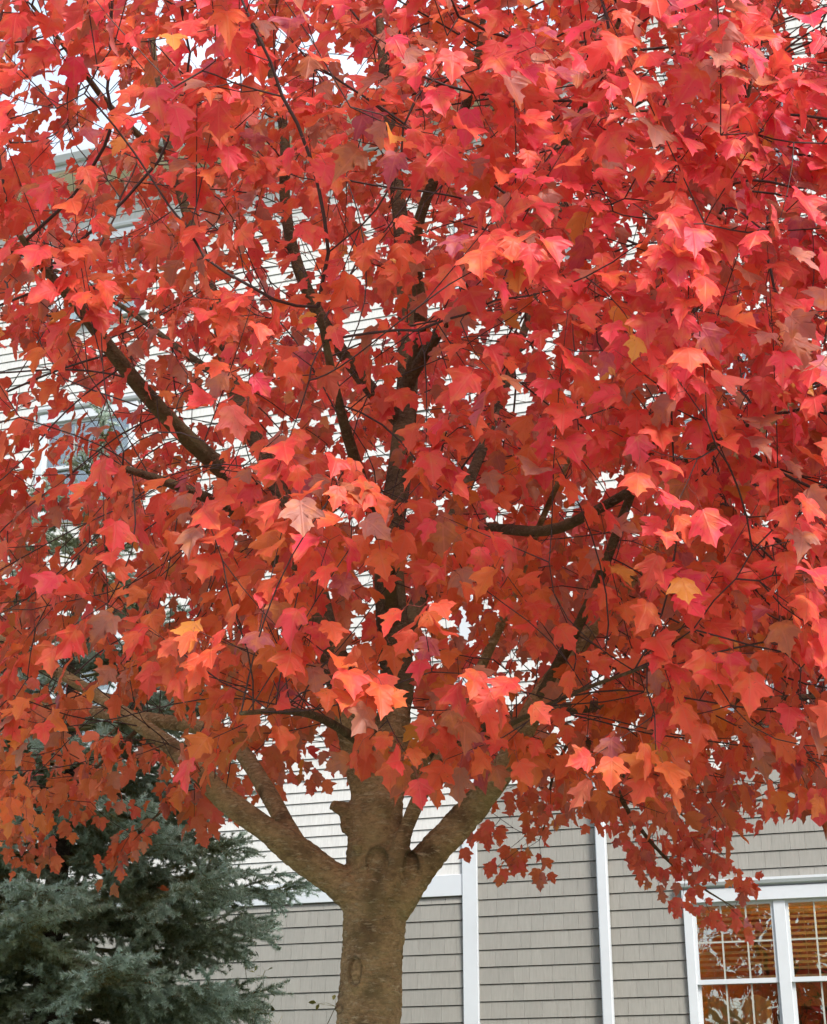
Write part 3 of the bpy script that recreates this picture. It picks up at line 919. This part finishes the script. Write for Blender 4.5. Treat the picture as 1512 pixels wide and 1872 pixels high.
# trunk: union of the stem and the limb collars, remeshed so that they grow into each other
def blob_mesh():
    V, F, T = [], [], []
    off = 0
    def put(path, rads, sides=20):
        nonlocal off
        a, f, t = tube(path, rads, sides)
        # close the start
        a = np.vstack([a, path[0]])
        s = np.array([(q, len(a) - 1, (q + 1) % sides) for q in range(sides)])
        V.append(a); F.append(f + off); T.append(np.vstack([t, s[:, [0, 1, 2]]]) + off)
        off += len(a)
    st = limb_paths['stem']
    put(st[:, :3], st[:, 3])
    for nm, length in (('L1', .62), ('L2', .55), ('L4', .5), ('R1', .75), ('R2', .3), ('R4', .5)):
        p = limb_paths[nm]
        d = np.concatenate([[0], np.cumsum(np.linalg.norm(np.diff(p[:, :3], axis=0), axis=1))])
        k = d <= length
        r = p[k, 3].copy(); r[-1] *= 0.80; r[-2] *= 0.97
        put(p[k, :3], r)
    def ball(c, r, stretch=(1, 1, 1)):
        bm = bmesh.new(); bmesh.ops.create_icosphere(bm, subdivisions=2, radius=r)
        nonlocal off
        a = np.array([v.co[:] for v in bm.verts]) * np.array(stretch) + c
        T.append(np.array([[v.index for v in f.verts] for f in bm.faces]) + off)
        V.append(a); off += len(a); bm.free()
    # snapped stub and knots
    stub = np.array([at(668, 1492, 7.48), at(640, 1484, 7.46), at(620, 1477, 7.45), at(605, 1470, 7.45)])
    put(stub, np.array([.07, .052, .040, .033]), 12)
    ball(at(632, 1508, 7.46), .035, (1, 1, 1.6)); ball(at(625, 1842, 7.46), .032); ball(at(640, 1540, 7.40), .02)
    ball(at(652, 1545, 7.37), .03, (1, .7, 1)); ball(at(745, 1600, 7.40), .035, (.8, 1, 1.3)); ball(at(700, 1470, 7.38), .05, (1.1, .8, 1.4))
    me = mesh_np('trunk_raw', np.vstack(V), [np.vstack(F), np.vstack(T)])
    o = link('trunk', me)
    rm = o.modifiers.new('r', 'REMESH'); rm.mode = 'VOXEL'; rm.voxel_size = 0.0085; rm.use_smooth_shade = True
    sm = o.modifiers.new('s', 'SMOOTH'); sm.iterations = 7; sm.factor = 0.5
    dg = bpy.context.evaluated_depsgraph_get()
    ev = bpy.data.meshes.new_from_object(o.evaluated_get(dg))
    bpy.data.objects.remove(o)
    n = len(ev.vertices)
    co = np.empty(n * 3, np.float32); ev.vertices.foreach_get('co', co); co = co.reshape(-1, 3).astype(float)
    no = np.empty(n * 3, np.float32); ev.vertices.foreach_get('normal', no); no = no.reshape(-1, 3)
    d = 0.0085 * vnoise(co, 7, 1) + 0.0045 * vnoise(co * np.array([1, 1, 1.6]), 24, 2) + 0.0030 * vnoise(co * np.array([1, 1, 2.4]), 60, 3) + 0.0025 * vnoise(co * np.array([1.2, 1.2, 3]), 110, 4)
    # oval callus scar, bark ridge lines and old pruning seams
    front = no[:, 1] < 0.2
    def ring(px, py, rx, rz, h, w, arch=False):
        c = at(px, py, 7.36)
        e = np.sqrt(((co[:, 0] - c[0]) / rx) ** 2 + ((co[:, 2] - c[2]) / rz) ** 2)
        g = np.exp(-((e - 1) / w) ** 2)
        if arch: g = g * (co[:, 2] > c[2] - rz * 0.2)
        return np.where(front, h * g - h * 0.8 * np.exp(-((e - 0.78) / w) ** 2) * (g >= 0), 0)
    d += ring(650, 1776, .030, .070, .013, .16)
    d += ring(690, 1580, .055, .085, .013, .12, True)
    d += ring(752, 1585, .040, .080, .012, .15, True)
    d += ring(715, 1745, .05, .012, .006, .3, True)
    d += ring(705, 1815, .05, .010, .005, .3, True)
    d += 0.012 * np.exp(-(((co - at(655, 1548, 7.37)) / np.array([.03, .05, .04])) ** 2).sum(1)) - 0.014 * np.exp(-(((co - at(720, 1655, 7.36)) / np.array([.03, .06, .09])) ** 2).sum(1))
    def seam(px, py, rx, rz, w, arch=False):
        c = at(px, py, 7.36)
        e = np.sqrt(((co[:, 0] - c[0]) / rx) ** 2 + ((co[:, 2] - c[2]) / rz) ** 2) + 0.13 * vnoise(co, 28, 8) + 0.06 * vnoise(co, 90, 9)
        g = np.exp(-((e - 0.92) / w) ** 2)
        if arch: g = g * (co[:, 2] > c[2] - rz * 0.15)
        return np.where(front, g, 0)
    sm_ = np.zeros(len(co))
    for a_ in ((650, 1776, .030, .070, .10), (690, 1580, .055, .085, .09, True), (752, 1585, .040, .080, .14, True), (620, 1843, .018, .018, .3)):
        sm_ = np.maximum(sm_, seam(*a_))
    co += no * d[:, None]
    co -= TREE
    ev.vertices.foreach_set('co', co.astype(np.float32).ravel())
    ev.materials.clear()
    point_attr(ev, 'seam', 'FLOAT', sm_)
    return ev
trunk = link('trunk', blob_mesh(), maple, M['bark'])

def start_at(p, length):
    d = np.concatenate([[0], np.cumsum(np.linalg.norm(np.diff(p[:, :3], axis=0), axis=1))])
    k = int(np.argmax(d >= length)) if (d >= length).any() else len(p) - 2
    return p[max(0, k):]
for name, parn, _ in LIMBS:
    if name == 'stem': continue
    cutl = dict(L1=.44, L2=.37, L4=.32, R1=.57, R2=.14, R4=.32).get(name, 0)
    p = start_at(limb_paths[name], cutl).copy()
    if cutl: p[0, 3] *= 0.80; p[1, 3] *= 0.92
    V, F, T = tube(p[:, :3], p[:, 3], 12, len(name), 0.035)
    me = mesh_np('limb', V - TREE, [F, T])
    link('limb', me, maple, M['bark'] if name in ('L1', 'L1b', 'R1', 'R4') else M['limb'])

# chains of the colonised skeleton
chains = []
heads = [i for i in range(N_SEED, NN) if par[i] < N_SEED]
stack = list(heads)
while stack:
    i = stack.pop()
    ch = [par[i], i]
    while kids[i]:
        ks = sorted(kids[i], key=lambda c: -rad[c])
        stack += ks[1:]
        i = ks[0]
        ch.append(i)
    chains.append(ch)
def chain_score(c):
    return rad[c[1]] * len(c)
chains.sort(key=chain_score, reverse=True)
N_BR = 220
tw_V, tw_F, tw_T, tw_off = [], [], [], 0
def add_twig(V, F, T):
    global tw_off
    tw_V.append(V); tw_F.append(F + tw_off)
    if T is not None: tw_T.append(T + tw_off)
    tw_off += len(V)
for q, ch in enumerate(chains):
    path = pos[ch]
    r = rad[ch].copy(); r[0] = r[1]
    if q < N_BR and len(ch) > 4:
        V, F, T = tube(path, r, 8, q, 0.04)
        link('branch', mesh_np('branch', V - TREE, [F, T]), maple, M['limb'] if r[1] > 0.009 else M['twig'])
    else:
        add_twig(*tube(path, r, 4))

# ------------------------------------------------------------------ maple: shoots and leaves
outline = [(0.0, -0.02), (.10, -.05), (.20, -.03), (.30, .04), (.37, .13), (.335, .20), (.36, .27), (.45, .37), (.50, .43), (.56, .56), (.45, .535), (.395, .56), (.30, .545),
           (.235, .58), (.245, .66), (.29, .75), (.20, .775), (.15, .86), (.075, .91), (0, 1.04)]
simple = [(0.0, -0.02), (.22, -.04), (.38, .14), (.34, .24), (.56, .55), (.24, .57), (.28, .75), (0, 1.02)]
def leaf_template(half, rings, seedv):
    r = np.random.default_rng(seedv)
    pts = half + [(-x, y) for x, y in reversed(half[1:-1])]
    wsc = r.uniform(0.88, 1.1)
    asym = r.uniform(-.06, .06)
    P = np.array(pts); P[:, 0] = P[:, 0] * wsc + asym * P[:, 1] * (P[:, 1] < 0.95) * 0.5
    P += r.normal(size=P.shape) * 0.012
    c = np.array([0, 0.30])
    n = len(P)
    rows = [P] + [c + (P - c) * k for k in rings]
    X = np.vstack(rows + [c[None]])
    F4, F3 = [], []
    for j in range(len(rows) - 1):
        for i in range(n):
            F4.append((j * n + i, j * n + (i + 1) % n, (j + 1) * n + (i + 1) % n, (j + 1) * n + i))
    j = len(rows) - 1
    for i in range(n): F3.append((j * n + i, j * n + (i + 1) % n, len(X) - 1))
    fold, droop, curl = r.uniform(0.05, 0.55), r.uniform(-0.05, 0.50), r.uniform(-0.25, 0.45)
    tw = r.uniform(-.35, .35)
    ax = np.abs(X[:, 0])
    z = fold * ax - droop * np.clip(X[:, 1], 0, 2) ** 2 - curl * ax ** 2 * 1.5 + tw * X[:, 0] * X[:, 1]
    z += 0.03 * np.sin(X[:, 0] * 14 + r.uniform(0, 6)) * (0.3 + X[:, 1]) + 0.03 * np.sin(X[:, 1] * 11 + r.uniform(0, 6))
    V = np.column_stack([X, z])
    return V, np.column_stack([X, np.zeros(len(X))]), (np.array(F4, int).reshape(-1, 4), np.array(F3, int))
T_HI = [leaf_template(outline, [0.55], s) for s in range(10)]
T_MID = [leaf_template(outline[::1], [], s) for s in range(20, 30)]
T_LO = [leaf_template(simple, [], s) for s in range(40, 48)]

def nrm(v): return v / (np.linalg.norm(v) + 1e-9)
L_base, L_axis, L_norm, L_size, L_out = [], [], [], [], []
S_a, S_b, S_c = [], [], []     # leaf stalks start, mid, end
def shoot(p0, d, length, npairs, r0, leafs):
    n = 4
    bend = RNG.normal(size=3) * 0.08 + np.array([0, 0, 0.05])
    path = np.array([p0 + d * length * k / (n - 1) + bend * length * (k / (n - 1)) ** 2 for k in range(n)])
    add_twig(*tube(path, np.linspace(r0, 0.0013, n), 3))
    side = nrm(np.cross(d, RNG.normal(size=3)))
    rr_ = crown_r(path[-1][None])[0]
    for k in range(npairs):
        t = 0.15 + 0.85 * (k + 1) / npairs
        f = t * (n - 1); i = min(n - 2, int(f)); b = path[i] + (path[i + 1] - path[i]) * (f - i)
        side = nrm(np.cross(d, side) + RNG.normal(size=3) * 0.15)
        for sg in (1, -1):
            if RNG.random() < 0.07: continue
            out = nrm(side * sg + d * 0.55 + RNG.normal(size=3) * 0.2)
            pl = RNG.uniform(0.035, 0.085) * leafs
            mid = b + out * pl * 0.55
            e = b + out * pl * 0.85 + np.array([0, 0, -0.35 * pl])
            rad_out = (b - CC) / CR; rad_out[2] *= 0.4; rad_out = nrm(rad_out)
            hz = np.array([out[0], out[1], out[2] * 0.3])
            axis = nrm(hz * 0.55 + rad_out * 0.25 + np.array([0, 0, -RNG.uniform(0.25, 1.25)]) + RNG.normal(size=3) * 0.22)
            nr = nrm(rad_out * 0.75 + hz * 0.35 + np.array([0, 0, 0.55]) + RNG.normal(size=3) * 0.38)
            nr = nrm(nr - axis * (nr @ axis))
            L_base.append(e); L_axis.append(axis); L_norm.append(nr)
            L_size.append(leafs * RNG.uniform(0.068, 0.112)); L_out.append(rr_)
            S_a.append(b); S_b.append(mid); S_c.append(e)

tips = [i for i in range(N_SEED, NN) if not kids[i]]
thinn = [i for i in range(N_SEED, NN) if kids[i] and rad[i] < 0.008]
def spawn(i, lateral):
    p = pos[i]
    bd = nrm(pos[i] - pos[par[i]])
    ro = nrm((p - CC) / CR)
    ou = crown_r(p[None])[0]
    if lateral:
        d = nrm(bd * 0.35 + ro * 0.35 + RNG.normal(size=3) * 0.6 + np.array([0, 0, 0.15]))
    else:
        d = nrm(bd * 0.8 + ro * 0.3 + RNG.normal(size=3) * 0.25 + np.array([0, 0, 0.35 * RNG.random()]))
    droopy = p[2] < 1.6 + p[1] * 0.235 + 0.2
    if droopy: d = nrm(d * np.array([1, 1, 0.4]) + np.array([0, 0, -0.10]))
    ln = RNG.uniform(0.14, 0.36)
    if ou > 0.8 and RNG.random() < 0.22 and not droopy:
        ln = RNG.uniform(0.45, 0.85); d = nrm(d * 0.5 + np.array([0, 0, 0.75]) + ro * 0.15)
    npair = max(2, int(ln / 0.062 * RNG.uniform(0.7, 1.0)))
    ls = 1.06 + 0.20 * np.clip(ou - 0.75, -0.6, 0.4) / 0.4
    if p[1] > 8.6 and p[2] < 4.6: ls *= 0.82
    shoot(p, d, ln, npair, 0.0026, ls)
for i in tips:
    spawn(i, False)
    for _ in range(RNG.integers(0, 2)): spawn(i, True)
for i in thinn:
    if RNG.random() < 0.30 + 0.12 * np.clip(pos[i][0], -1, 1): spawn(i, True)
# the low drooping spray at the back carries leaves all along
for name in ('R3', 'R3b', 'R3c', 'L1c', 'L1d'):
    for i in seed_nodes[name][3:] * 2:
        if RNG.random() < (0.55 if name == 'R3' else 0.6):
            d = nrm(RNG.normal(size=3) * 0.55 + nrm(pos[i] - pos[par[i]]) * 0.8)
            shoot(pos[i], d, RNG.uniform(0.18, 0.42), 4, 0.002, 0.80)

L_base = np.array(L_base); L_axis = np.array(L_axis); L_norm = np.array(L_norm); L_size = np.array(L_size); L_out = np.array(L_out)
NL = len(L_base)
# keep the view of the trunk and low wall as open as it is: nothing hangs below the crown's underside
low = L_base[:, 2] < 1.6 + L_base[:, 1] * 0.180
xr = L_base[:, 0] > 0.75
low &= ~(L_base[:, 1] > 8.2)
ok = ~low
print('leaves', NL, 'kept', ok.sum(), 'nodes', NN)
sel = np.where(ok)[0]
L_base, L_axis, L_norm, L_size, L_out = L_base[sel], L_axis[sel], L_norm[sel], L_size[sel], L_out[sel]
S_a, S_b, S_c = np.array(S_a)[sel], np.array(S_b)[sel], np.array(S_c)[sel]
NL = len(sel)

# pigment: crimson on the outer and upper crown, orange low and inside, some dull leaves
CRIM = np.array([0.82, 0.052, 0.115]); RED = np.array([0.83, 0.072, 0.065]); RORG = np.array([0.81, 0.150, 0.050]); ORG = np.array([0.79, 0.26, 0.045])
h = (L_base[:, 2] - 2.75) / 2.5
s = 0.36 * np.clip((L_out - 0.45) / 0.5, 0, 1) + 0.52 * np.clip(h, 0, 1) + 0.13 * np.clip(L_base[:, 0] / 2, -1, 1)
s = s + 0.14 * vnoise(L_base, 2.3, 21) + RNG.normal(size=NL) * 0.13
s = np.clip(s, 0, 1)
stops = np.array([0.0, 0.30, 0.62, 1.0]); cols = np.array([ORG, RORG, RED, CRIM])
LC = np.stack([np.interp(s, stops, cols[:, k]) for k in range(3)], 1)
LC *= RNG.uniform(0.80, 1.12, (NL, 1))
q = RNG.random(NL)
LC[q < 0.035] = LC[q < 0.035] * 0.30 + np.array([0.19, 0.135, 0.06]) * 0.75
k = (q > 0.035) & (q < 0.07); LC[k] = LC[k] * 0.38 + np.array([0.22, 0.07, 0.13]) * 0.65
k = (q > 0.07) & (q < 0.085); LC[k] = LC[k] * 0.3 + np.array([0.66, 0.36, 0.05]) * 0.7
k = (q > 0.085) & (q < 0.175); LC[k] = LC[k] * 0.25 + np.array([0.36, 0.215, 0.165]) * 0.72
LC = np.clip(LC, 0, 0.92)

# which leaves show largest: the nearest one in each small patch of the view
ctr = L_base + L_axis * (L_size * 0.4)[:, None]
rel = ctr - CAM
depth = rel[:, 1] * math.cos(PITCH) + rel[:, 2] * math.sin(PITCH)
upc = -rel[:, 1] * math.sin(PITCH) + rel[:, 2] * math.cos(PITCH)
sx = 756 + F_PX * rel[:, 0] / depth; sy = 936 - F_PX * upc / depth
infr = (sx > 15) & (sx < 1497) & (sy > 15) & (sy < 1857)
facing = np.abs(np.einsum('ij,ij->i', L_norm, rel / np.linalg.norm(rel, axis=1)[:, None]))
cell = {}
for i in np.where(infr)[0]:
    key = (int(sx[i] // 34), int(sy[i] // 34))
    if key not in cell or depth[i] < depth[cell[key]]: cell[key] = i
win = sorted(cell.values(), key=lambda i: -L_size[i] / depth[i] * (0.25 + facing[i]))[:300]
win_set = np.zeros(NL, bool); win_set[win] = True

def frames(idx):
    y = L_axis[idx]; z = L_norm[idx]; x = np.cross(y, z)
    return np.stack([x, y, z], -1)      # columns
# mass of leaves, three levels of outline detail
near = infr & (depth < 6.6)
wide = (sx > -500) & (sx < 2012) & (sy > -500)
mV, mU, mC, m4, m3 = [], [], [], [], []
off = 0
tid = RNG.integers(0, 1000, NL)
for T, msk in ((T_HI, near & (depth < 5.0)), (T_MID, ((near & (depth >= 5.0)) | (infr & ~near))), (T_LO, ~infr)):
    for k, (V, UV, (F4, F3)) in enumerate(T):
        idx = np.where(msk & ~win_set & (tid % len(T) == k))[0]
        if not len(idx): continue
        W = np.einsum('nij,vj->nvi', frames(idx), V) * L_size[idx][:, None, None] + L_base[idx][:, None, :]
        n, v = len(idx), len(V)
        mV.append(W.reshape(-1, 3)); mU.append(np.tile(UV, (n, 1))); mC.append(np.repeat(LC[idx], v, axis=0))
        o_ = off + (np.arange(n) * v)[:, None, None]
        if len(F4): m4.append((F4[None] + o_).reshape(-1, 4))
        m3.append((F3[None] + o_).reshape(-1, 3))
        off += n * v
mV = np.vstack(mV)
me = mesh_np('foliage', mV - TREE, [np.vstack(m4), np.vstack(m3)])
point_attr(me, 'blade', 'FLOAT_VECTOR', np.vstack(mU))
mc = np.vstack(mC); point_attr(me, 'leaf_colour', 'FLOAT_COLOR', np.column_stack([mc, np.ones(len(mc))]))
fo = link('foliage', me, maple, M['leaves']); tag(fo, kind='stuff')
print('foliage tris', sum(len(f) * 2 for f in m4) + sum(len(f) for f in m3))
# the leaves that show largest, each an object
hi_me = []
for V, UV, (F4, F3) in T_HI:
    me = mesh_np('leaf', V, [F4, F3])
    point_attr(me, 'blade', 'FLOAT_VECTOR', UV)
    me.materials.append(M['leaf'])
    hi_me.append(me)
fr = frames(np.arange(NL))
for i in win:
    o = link('leaf', hi_me[tid[i] % len(hi_me)], maple)
    mt = Matrix([list(fr[i][r_] * L_size[i]) + [float(L_base[i][r_] - TREE[r_])] for r_ in range(3)] + [[0, 0, 0, 1]])
    o.matrix_local = mt
    o.color = (*LC[i], 1)
# leaf stalks
sk = np.where(wide & (depth < 8.0))[0]
def stalk_mesh(idx):
    a, b, c = S_a[idx], S_b[idx], S_c[idx]
    d = c - a; d /= np.linalg.norm(d, axis=1)[:, None] + 1e-9
    u = np.cross(d, np.array([0.3, 0.2, 0.93])); u /= np.linalg.norm(u, axis=1)[:, None] + 1e-9
    w = np.cross(d, u)
    V = []
    for p, r in ((a, .0012), (b, .0010), (c, .0010)):
        for t in (0, 2.1, 4.2): V.append(p + r * (math.cos(t) * u + math.sin(t) * w))
    V = np.stack(V, 1)
    F = np.array([(j * 3 + k, j * 3 + (k + 1) % 3, j * 3 + 3 + (k + 1) % 3, j * 3 + 3 + k) for j in range(2) for k in range(3)])
    return mesh_np('leaf_stalks', V.reshape(-1, 3) - TREE, (F[None] + (np.arange(len(idx)) * 9)[:, None, None]).reshape(-1, 4))
o = link('leaf_stalks', stalk_mesh(sk), maple, M['stalk']); tag(o, kind='stuff')
o = link('twigs', mesh_np('twigs', np.vstack(tw_V) - TREE, [np.vstack(tw_F), np.vstack(tw_T)]), maple, M['twig']); tag(o, kind='stuff')

# ------------------------------------------------------------------ blue spruce
SX, SY = -2.75, 12.4
SZ0 = ground_z(SX, SY)
S_TOP = 7.3
spruce = empty('blue_spruce_tree', (SX, SY, SZ0), 0, 'blue green spruce with layered needle boughs beside the house wall', 'tree')
hgt = S_TOP - SZ0
pth = np.array([(0.02 * math.sin(k), 0.02 * math.cos(k * 1.3), -0.1 + (hgt + 0.1) * k / 14) for k in range(15)])
V, F, T = tube(pth, np.linspace(0.14, 0.012, 15), 10, 3, 0.05)
link('trunk', mesh_np('trunk', V, [F, T]), spruce, M['spruce_bark'])

def bough_mesh(L, seedv):
    """a flat drooping bough along +X: woody axis, side sprays, needle brushes"""
    r = np.random.default_rng(seedv)
    segs = []      # (a, b, youth, radius)
    def axis(s): return np.array([L * s, 0.06 * L * math.sin(3 * s + seedv), -0.26 * L * s + 0.20 * L * s * s])
    wood = []
    ns = 12
    ax = np.array([axis(k / ns) for k in range(ns + 1)])
    wood.append((ax, np.linspace(0.018 * L / 1.5 + 0.003, 0.003, ns + 1)))
    step = 0.10
    n_l = int(L / step)
    for k in range(2, n_l + 1):
        s_ = k / n_l
        b = axis(min(1, s_)); t = nrm(axis(min(1, s_ + 0.02)) - axis(s_ - 0.02))
        for sg in (-1, 1):
            if s_ < 0.22 and r.random() < 0.5: continue
            ll = (0.42 * L * (1 - s_) ** 0.8 + 0.10) * r.uniform(0.7, 1.1)
            if s_ < 0.3: ll *= 0.7
            side = np.array([-t[1], t[0], 0]) * sg
            d = nrm(t * r.uniform(0.65, 1.0) + side * r.uniform(0.7, 1.0) + np.array([0, 0, r.uniform(-0.55, 0.35)]))
            m_ = max(1, int(ll / 0.085))
            pp = [b]
            for j in range(m_):
                d = nrm(d + np.array([0, 0, -0.03]) + r.normal(size=3) * 0.09)
                pp.append(pp[-1] + d * ll / m_)
            pp = np.array(pp)
            wood.append((pp, np.linspace(0.005, 0.002, len(pp))))
            for j in range(m_):
                y = (0.10 + 0.90 * (j + 1) / m_) * (0.15 + 0.85 * s_)
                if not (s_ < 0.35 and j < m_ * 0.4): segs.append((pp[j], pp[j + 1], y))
                if r.random() < 0.85:
                    for sg2 in (-1, 1):
                        d2 = nrm(d + np.cross(d, np.array([0, 0, 1])) * sg2 * r.uniform(0.5, 1.0) + np.array([0, 0, r.uniform(-0.7, 0.55)]))
                        l2 = r.uniform(0.09, 0.17)
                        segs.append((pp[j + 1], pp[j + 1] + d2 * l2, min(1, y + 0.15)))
    for k in range(4, ns):
        segs.append((ax[k], ax[k + 1], 0.3 + 0.6 * k / ns))
    segs.append((ax[-1], ax[-1] + nrm(ax[-1] - ax[-2]) * 0.12, 1.0))
    NV, NF, NT, YO = [], [], [], []
    off = 0
    for pp, rr_ in wood:
        if len(pp) < 2: continue
        v, f, t = tube(pp, rr_, 4)
        NV.append(v); NF.append(f + off); NT.append(t + off); YO.append(np.full(len(v), -0.05)); off += len(v)
    a = np.array([s_[0] for s_ in segs]); b = np.array([s_[1] for s_ in segs]); y = np.array([s_[2] for s_ in segs])
    per = 90
    t = r.random((len(a), per))
    base = a[:, None] + (b - a)[:, None] * t[..., None]
    d = b - a; d /= np.linalg.norm(d, axis=1)[:, None] + 1e-9
    rnd = r.normal(size=(len(a), per, 3)) + np.array([0, 0, 0.35])
    perp = rnd - d[:, None] * np.einsum('nkj,nj->nk', rnd, d)[..., None]
    perp /= np.linalg.norm(perp, axis=2)[..., None] + 1e-9
    nd = perp * 0.85 + d[:, None] * 0.62
    nd /= np.linalg.norm(nd, axis=2)[..., None]
    wv = np.cross(nd, r.normal(size=nd.shape)); wv /= np.linalg.norm(wv, axis=2)[..., None] + 1e-9
    ln = r.uniform(0.026, 0.040, (len(a), per, 1))
    q0 = base + wv * 0.0036; q1 = base - wv * 0.0036; q2 = base + nd * ln
    nv = np.stack([q0, q1, q2], 2).reshape(-1, 3)
    NV.append(nv); NT.append(np.arange(len(nv)).reshape(-1, 3) + off)
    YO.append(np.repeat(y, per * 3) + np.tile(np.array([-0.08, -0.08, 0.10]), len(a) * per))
    me = mesh_np('bough', np.vstack(NV), [np.vstack(NF), np.vstack(NT)], False)
    point_attr(me, 'youth', 'FLOAT', np.concatenate(YO))
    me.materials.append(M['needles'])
    return me
classes = [(0.55, [bough_mesh(0.55, 100 + k) for k in range(2)]), (1.0, [bough_mesh(1.0, 200 + k) for k in range(3)]),
           (1.6, [bough_mesh(1.6, 300 + k) for k in range(3)]), (2.2, [bough_mesh(2.2, 400 + k) for k in range(3)])]
tip_spots = []
z = 1.35
ph = 0.0
while z < S_TOP - 0.15:
    L = min(1.85, 0.50 * (S_TOP + 0.15 - z))
    nb = 9 if L > 1.4 else (7 if L > 0.8 else 6)
    for k in range(nb):
        a = ph + 2 * math.pi * (k + random.uniform(-0.25, 0.25)) / nb
        Lk = L * random.uniform(0.78, 1.10)
        c = min(classes, key=lambda c_: abs(c_[0] - Lk))
        me = random.choice(c[1])
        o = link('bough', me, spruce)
        sc = Lk / c[0]
        zz = z + random.uniform(-0.08, 0.08)
        o.location = (0.05 * math.cos(a), 0.05 * math.sin(a), zz - SZ0)
        pit = R(random.uniform(-8, 8)) + R(-22) * max(0, (z - 5.5) / 2)
        o.rotation_euler = Euler((R(random.uniform(-12, 12)), pit, a), 'XYZ')
        o.scale = (sc, sc, sc)
        if math.sin(a) < 0.25:
            tip_spots.append((o, c[0]))
    ph += 0.55
    z += 0.34
o = link('bough', classes[0][1][0], spruce); o.location = (0, 0, hgt - 0.35); o.rotation_euler = (0, R(-88), 0)

# maple leaves fallen onto the spruce
bpy.context.view_layer.update()
cands = [(1.6 - 0.0, 0)]
fall_px = [(95, 1695), (155, 1800), (190, 1738), (150, 1592), (330, 1605), (290, 1622), (455, 1625), (418, 1740), (240, 1560), (40, 1800)]
done = 0
random.shuffle(tip_spots)
for (o, Lc) in tip_spots:
    if done >= 12: break
    s_ = random.uniform(0.55, 0.95)
    lp_ = Vector((Lc * s_, 0.06 * Lc * math.sin(3 * s_), -0.26 * Lc * s_ + 0.20 * Lc * s_ * s_ + 0.030))
    w = np.array(o.matrix_world @ lp_)
    if w[2] < 2.3 or w[2] > 3.9: continue
    rel_ = w - CAM
    dp = rel_[1] * math.cos(PITCH) + rel_[2] * math.sin(PITCH)
    x_ = 756 + F_PX * rel_[0] / dp
    if not (20 < x_ < 540) or rel_[1] > 12.2: continue
    if random.random() < 0.2: continue
    f = link('fallen_maple_leaf', hi_me[done % len(hi_me)])
    f.location = w
    f.scale = (0.085,) * 3
    f.rotation_euler = (R(random.uniform(10, 60)), R(random.uniform(-30, 30)), random.uniform(0, 6.28))
    f.color = (*random.choice([RORG, ORG, np.array([0.62, 0.24, 0.12])]), 1)
    tag(f, 'fallen orange maple leaf caught on a blue spruce bough', 'leaf', 'maple leaves fallen on the spruce')
    done += 1

# ------------------------------------------------------------------ twiggy shrub between spruce and wall
bx = at(492, 1795, 13.4)
shr = empty('garden_shrub', (bx[0], 13.4, ground_z(0, 13.4)), 0, 'sparse twiggy shrub with a few yellow green leaves against the shingle wall', 'shrub')
sr = np.random.default_rng(77)
hz = bx[2] - ground_z(0, 13.4)
lV, lF, lo = [], [], 0
for k in range(11):
    n = 7
    d = np.array([sr.normal() * 0.12, sr.normal() * 0.12, 1.0])
    top = hz * sr.uniform(0.85, 1.12)
    pth = [np.array([sr.normal() * 0.06, sr.normal() * 0.06, -0.02])]
    for j in range(n):
        d = nrm(d + sr.normal(size=3) * 0.10 + np.array([0, 0, 0.02])); pth.append(pth[-1] + d * top / n)
    pth = np.array(pth)
    V, F, T = tube(pth, np.linspace(0.008, 0.002, len(pth)), 5)
    st_ = link('stem', mesh_np('stem', V, [F, T]), shr, M['shrub_stem'])
    for j in range(3, n + 1):
        for e in range(4):
            b = pth[j] + sr.normal(size=3) * 0.03
            dd = nrm(sr.normal(size=3) + np.array([0, 0, 0.3])) ; ll = sr.uniform(0.05, 0.16)
            V, F, T = tube(np.array([pth[j], b + dd * ll * 0.5, b + dd * ll]), np.array([.002, .0016, .001]), 3)
            lV.append(V); lF.append((F + lo, T + lo)); lo += len(V)
            if sr.random() < 0.75:
                fr_ = np.linalg.qr(sr.normal(size=(3, 3)))[0]
                q = np.array([(0, 0, 0), (.35, .4, .05), (.25, .8, 0), (0, 1.1, -.1), (-.25, .8, 0), (-.35, .4, .05)]) * sr.uniform(.045, .07)
                v = b + dd * ll + q @ fr_.T
                lV.append(v); lF.append((np.array([(0, 1, 2, 3), (0, 3, 4, 5)]) + lo, np.zeros((0, 3), int))); lo += 6
o = link('sprigs', mesh_np('sprigs', np.vstack(lV), [np.vstack([f[0] for f in lF]), np.vstack([f[1] for f in lF])]), shr, M['shrub_leaf'])
tag(o, kind='stuff')
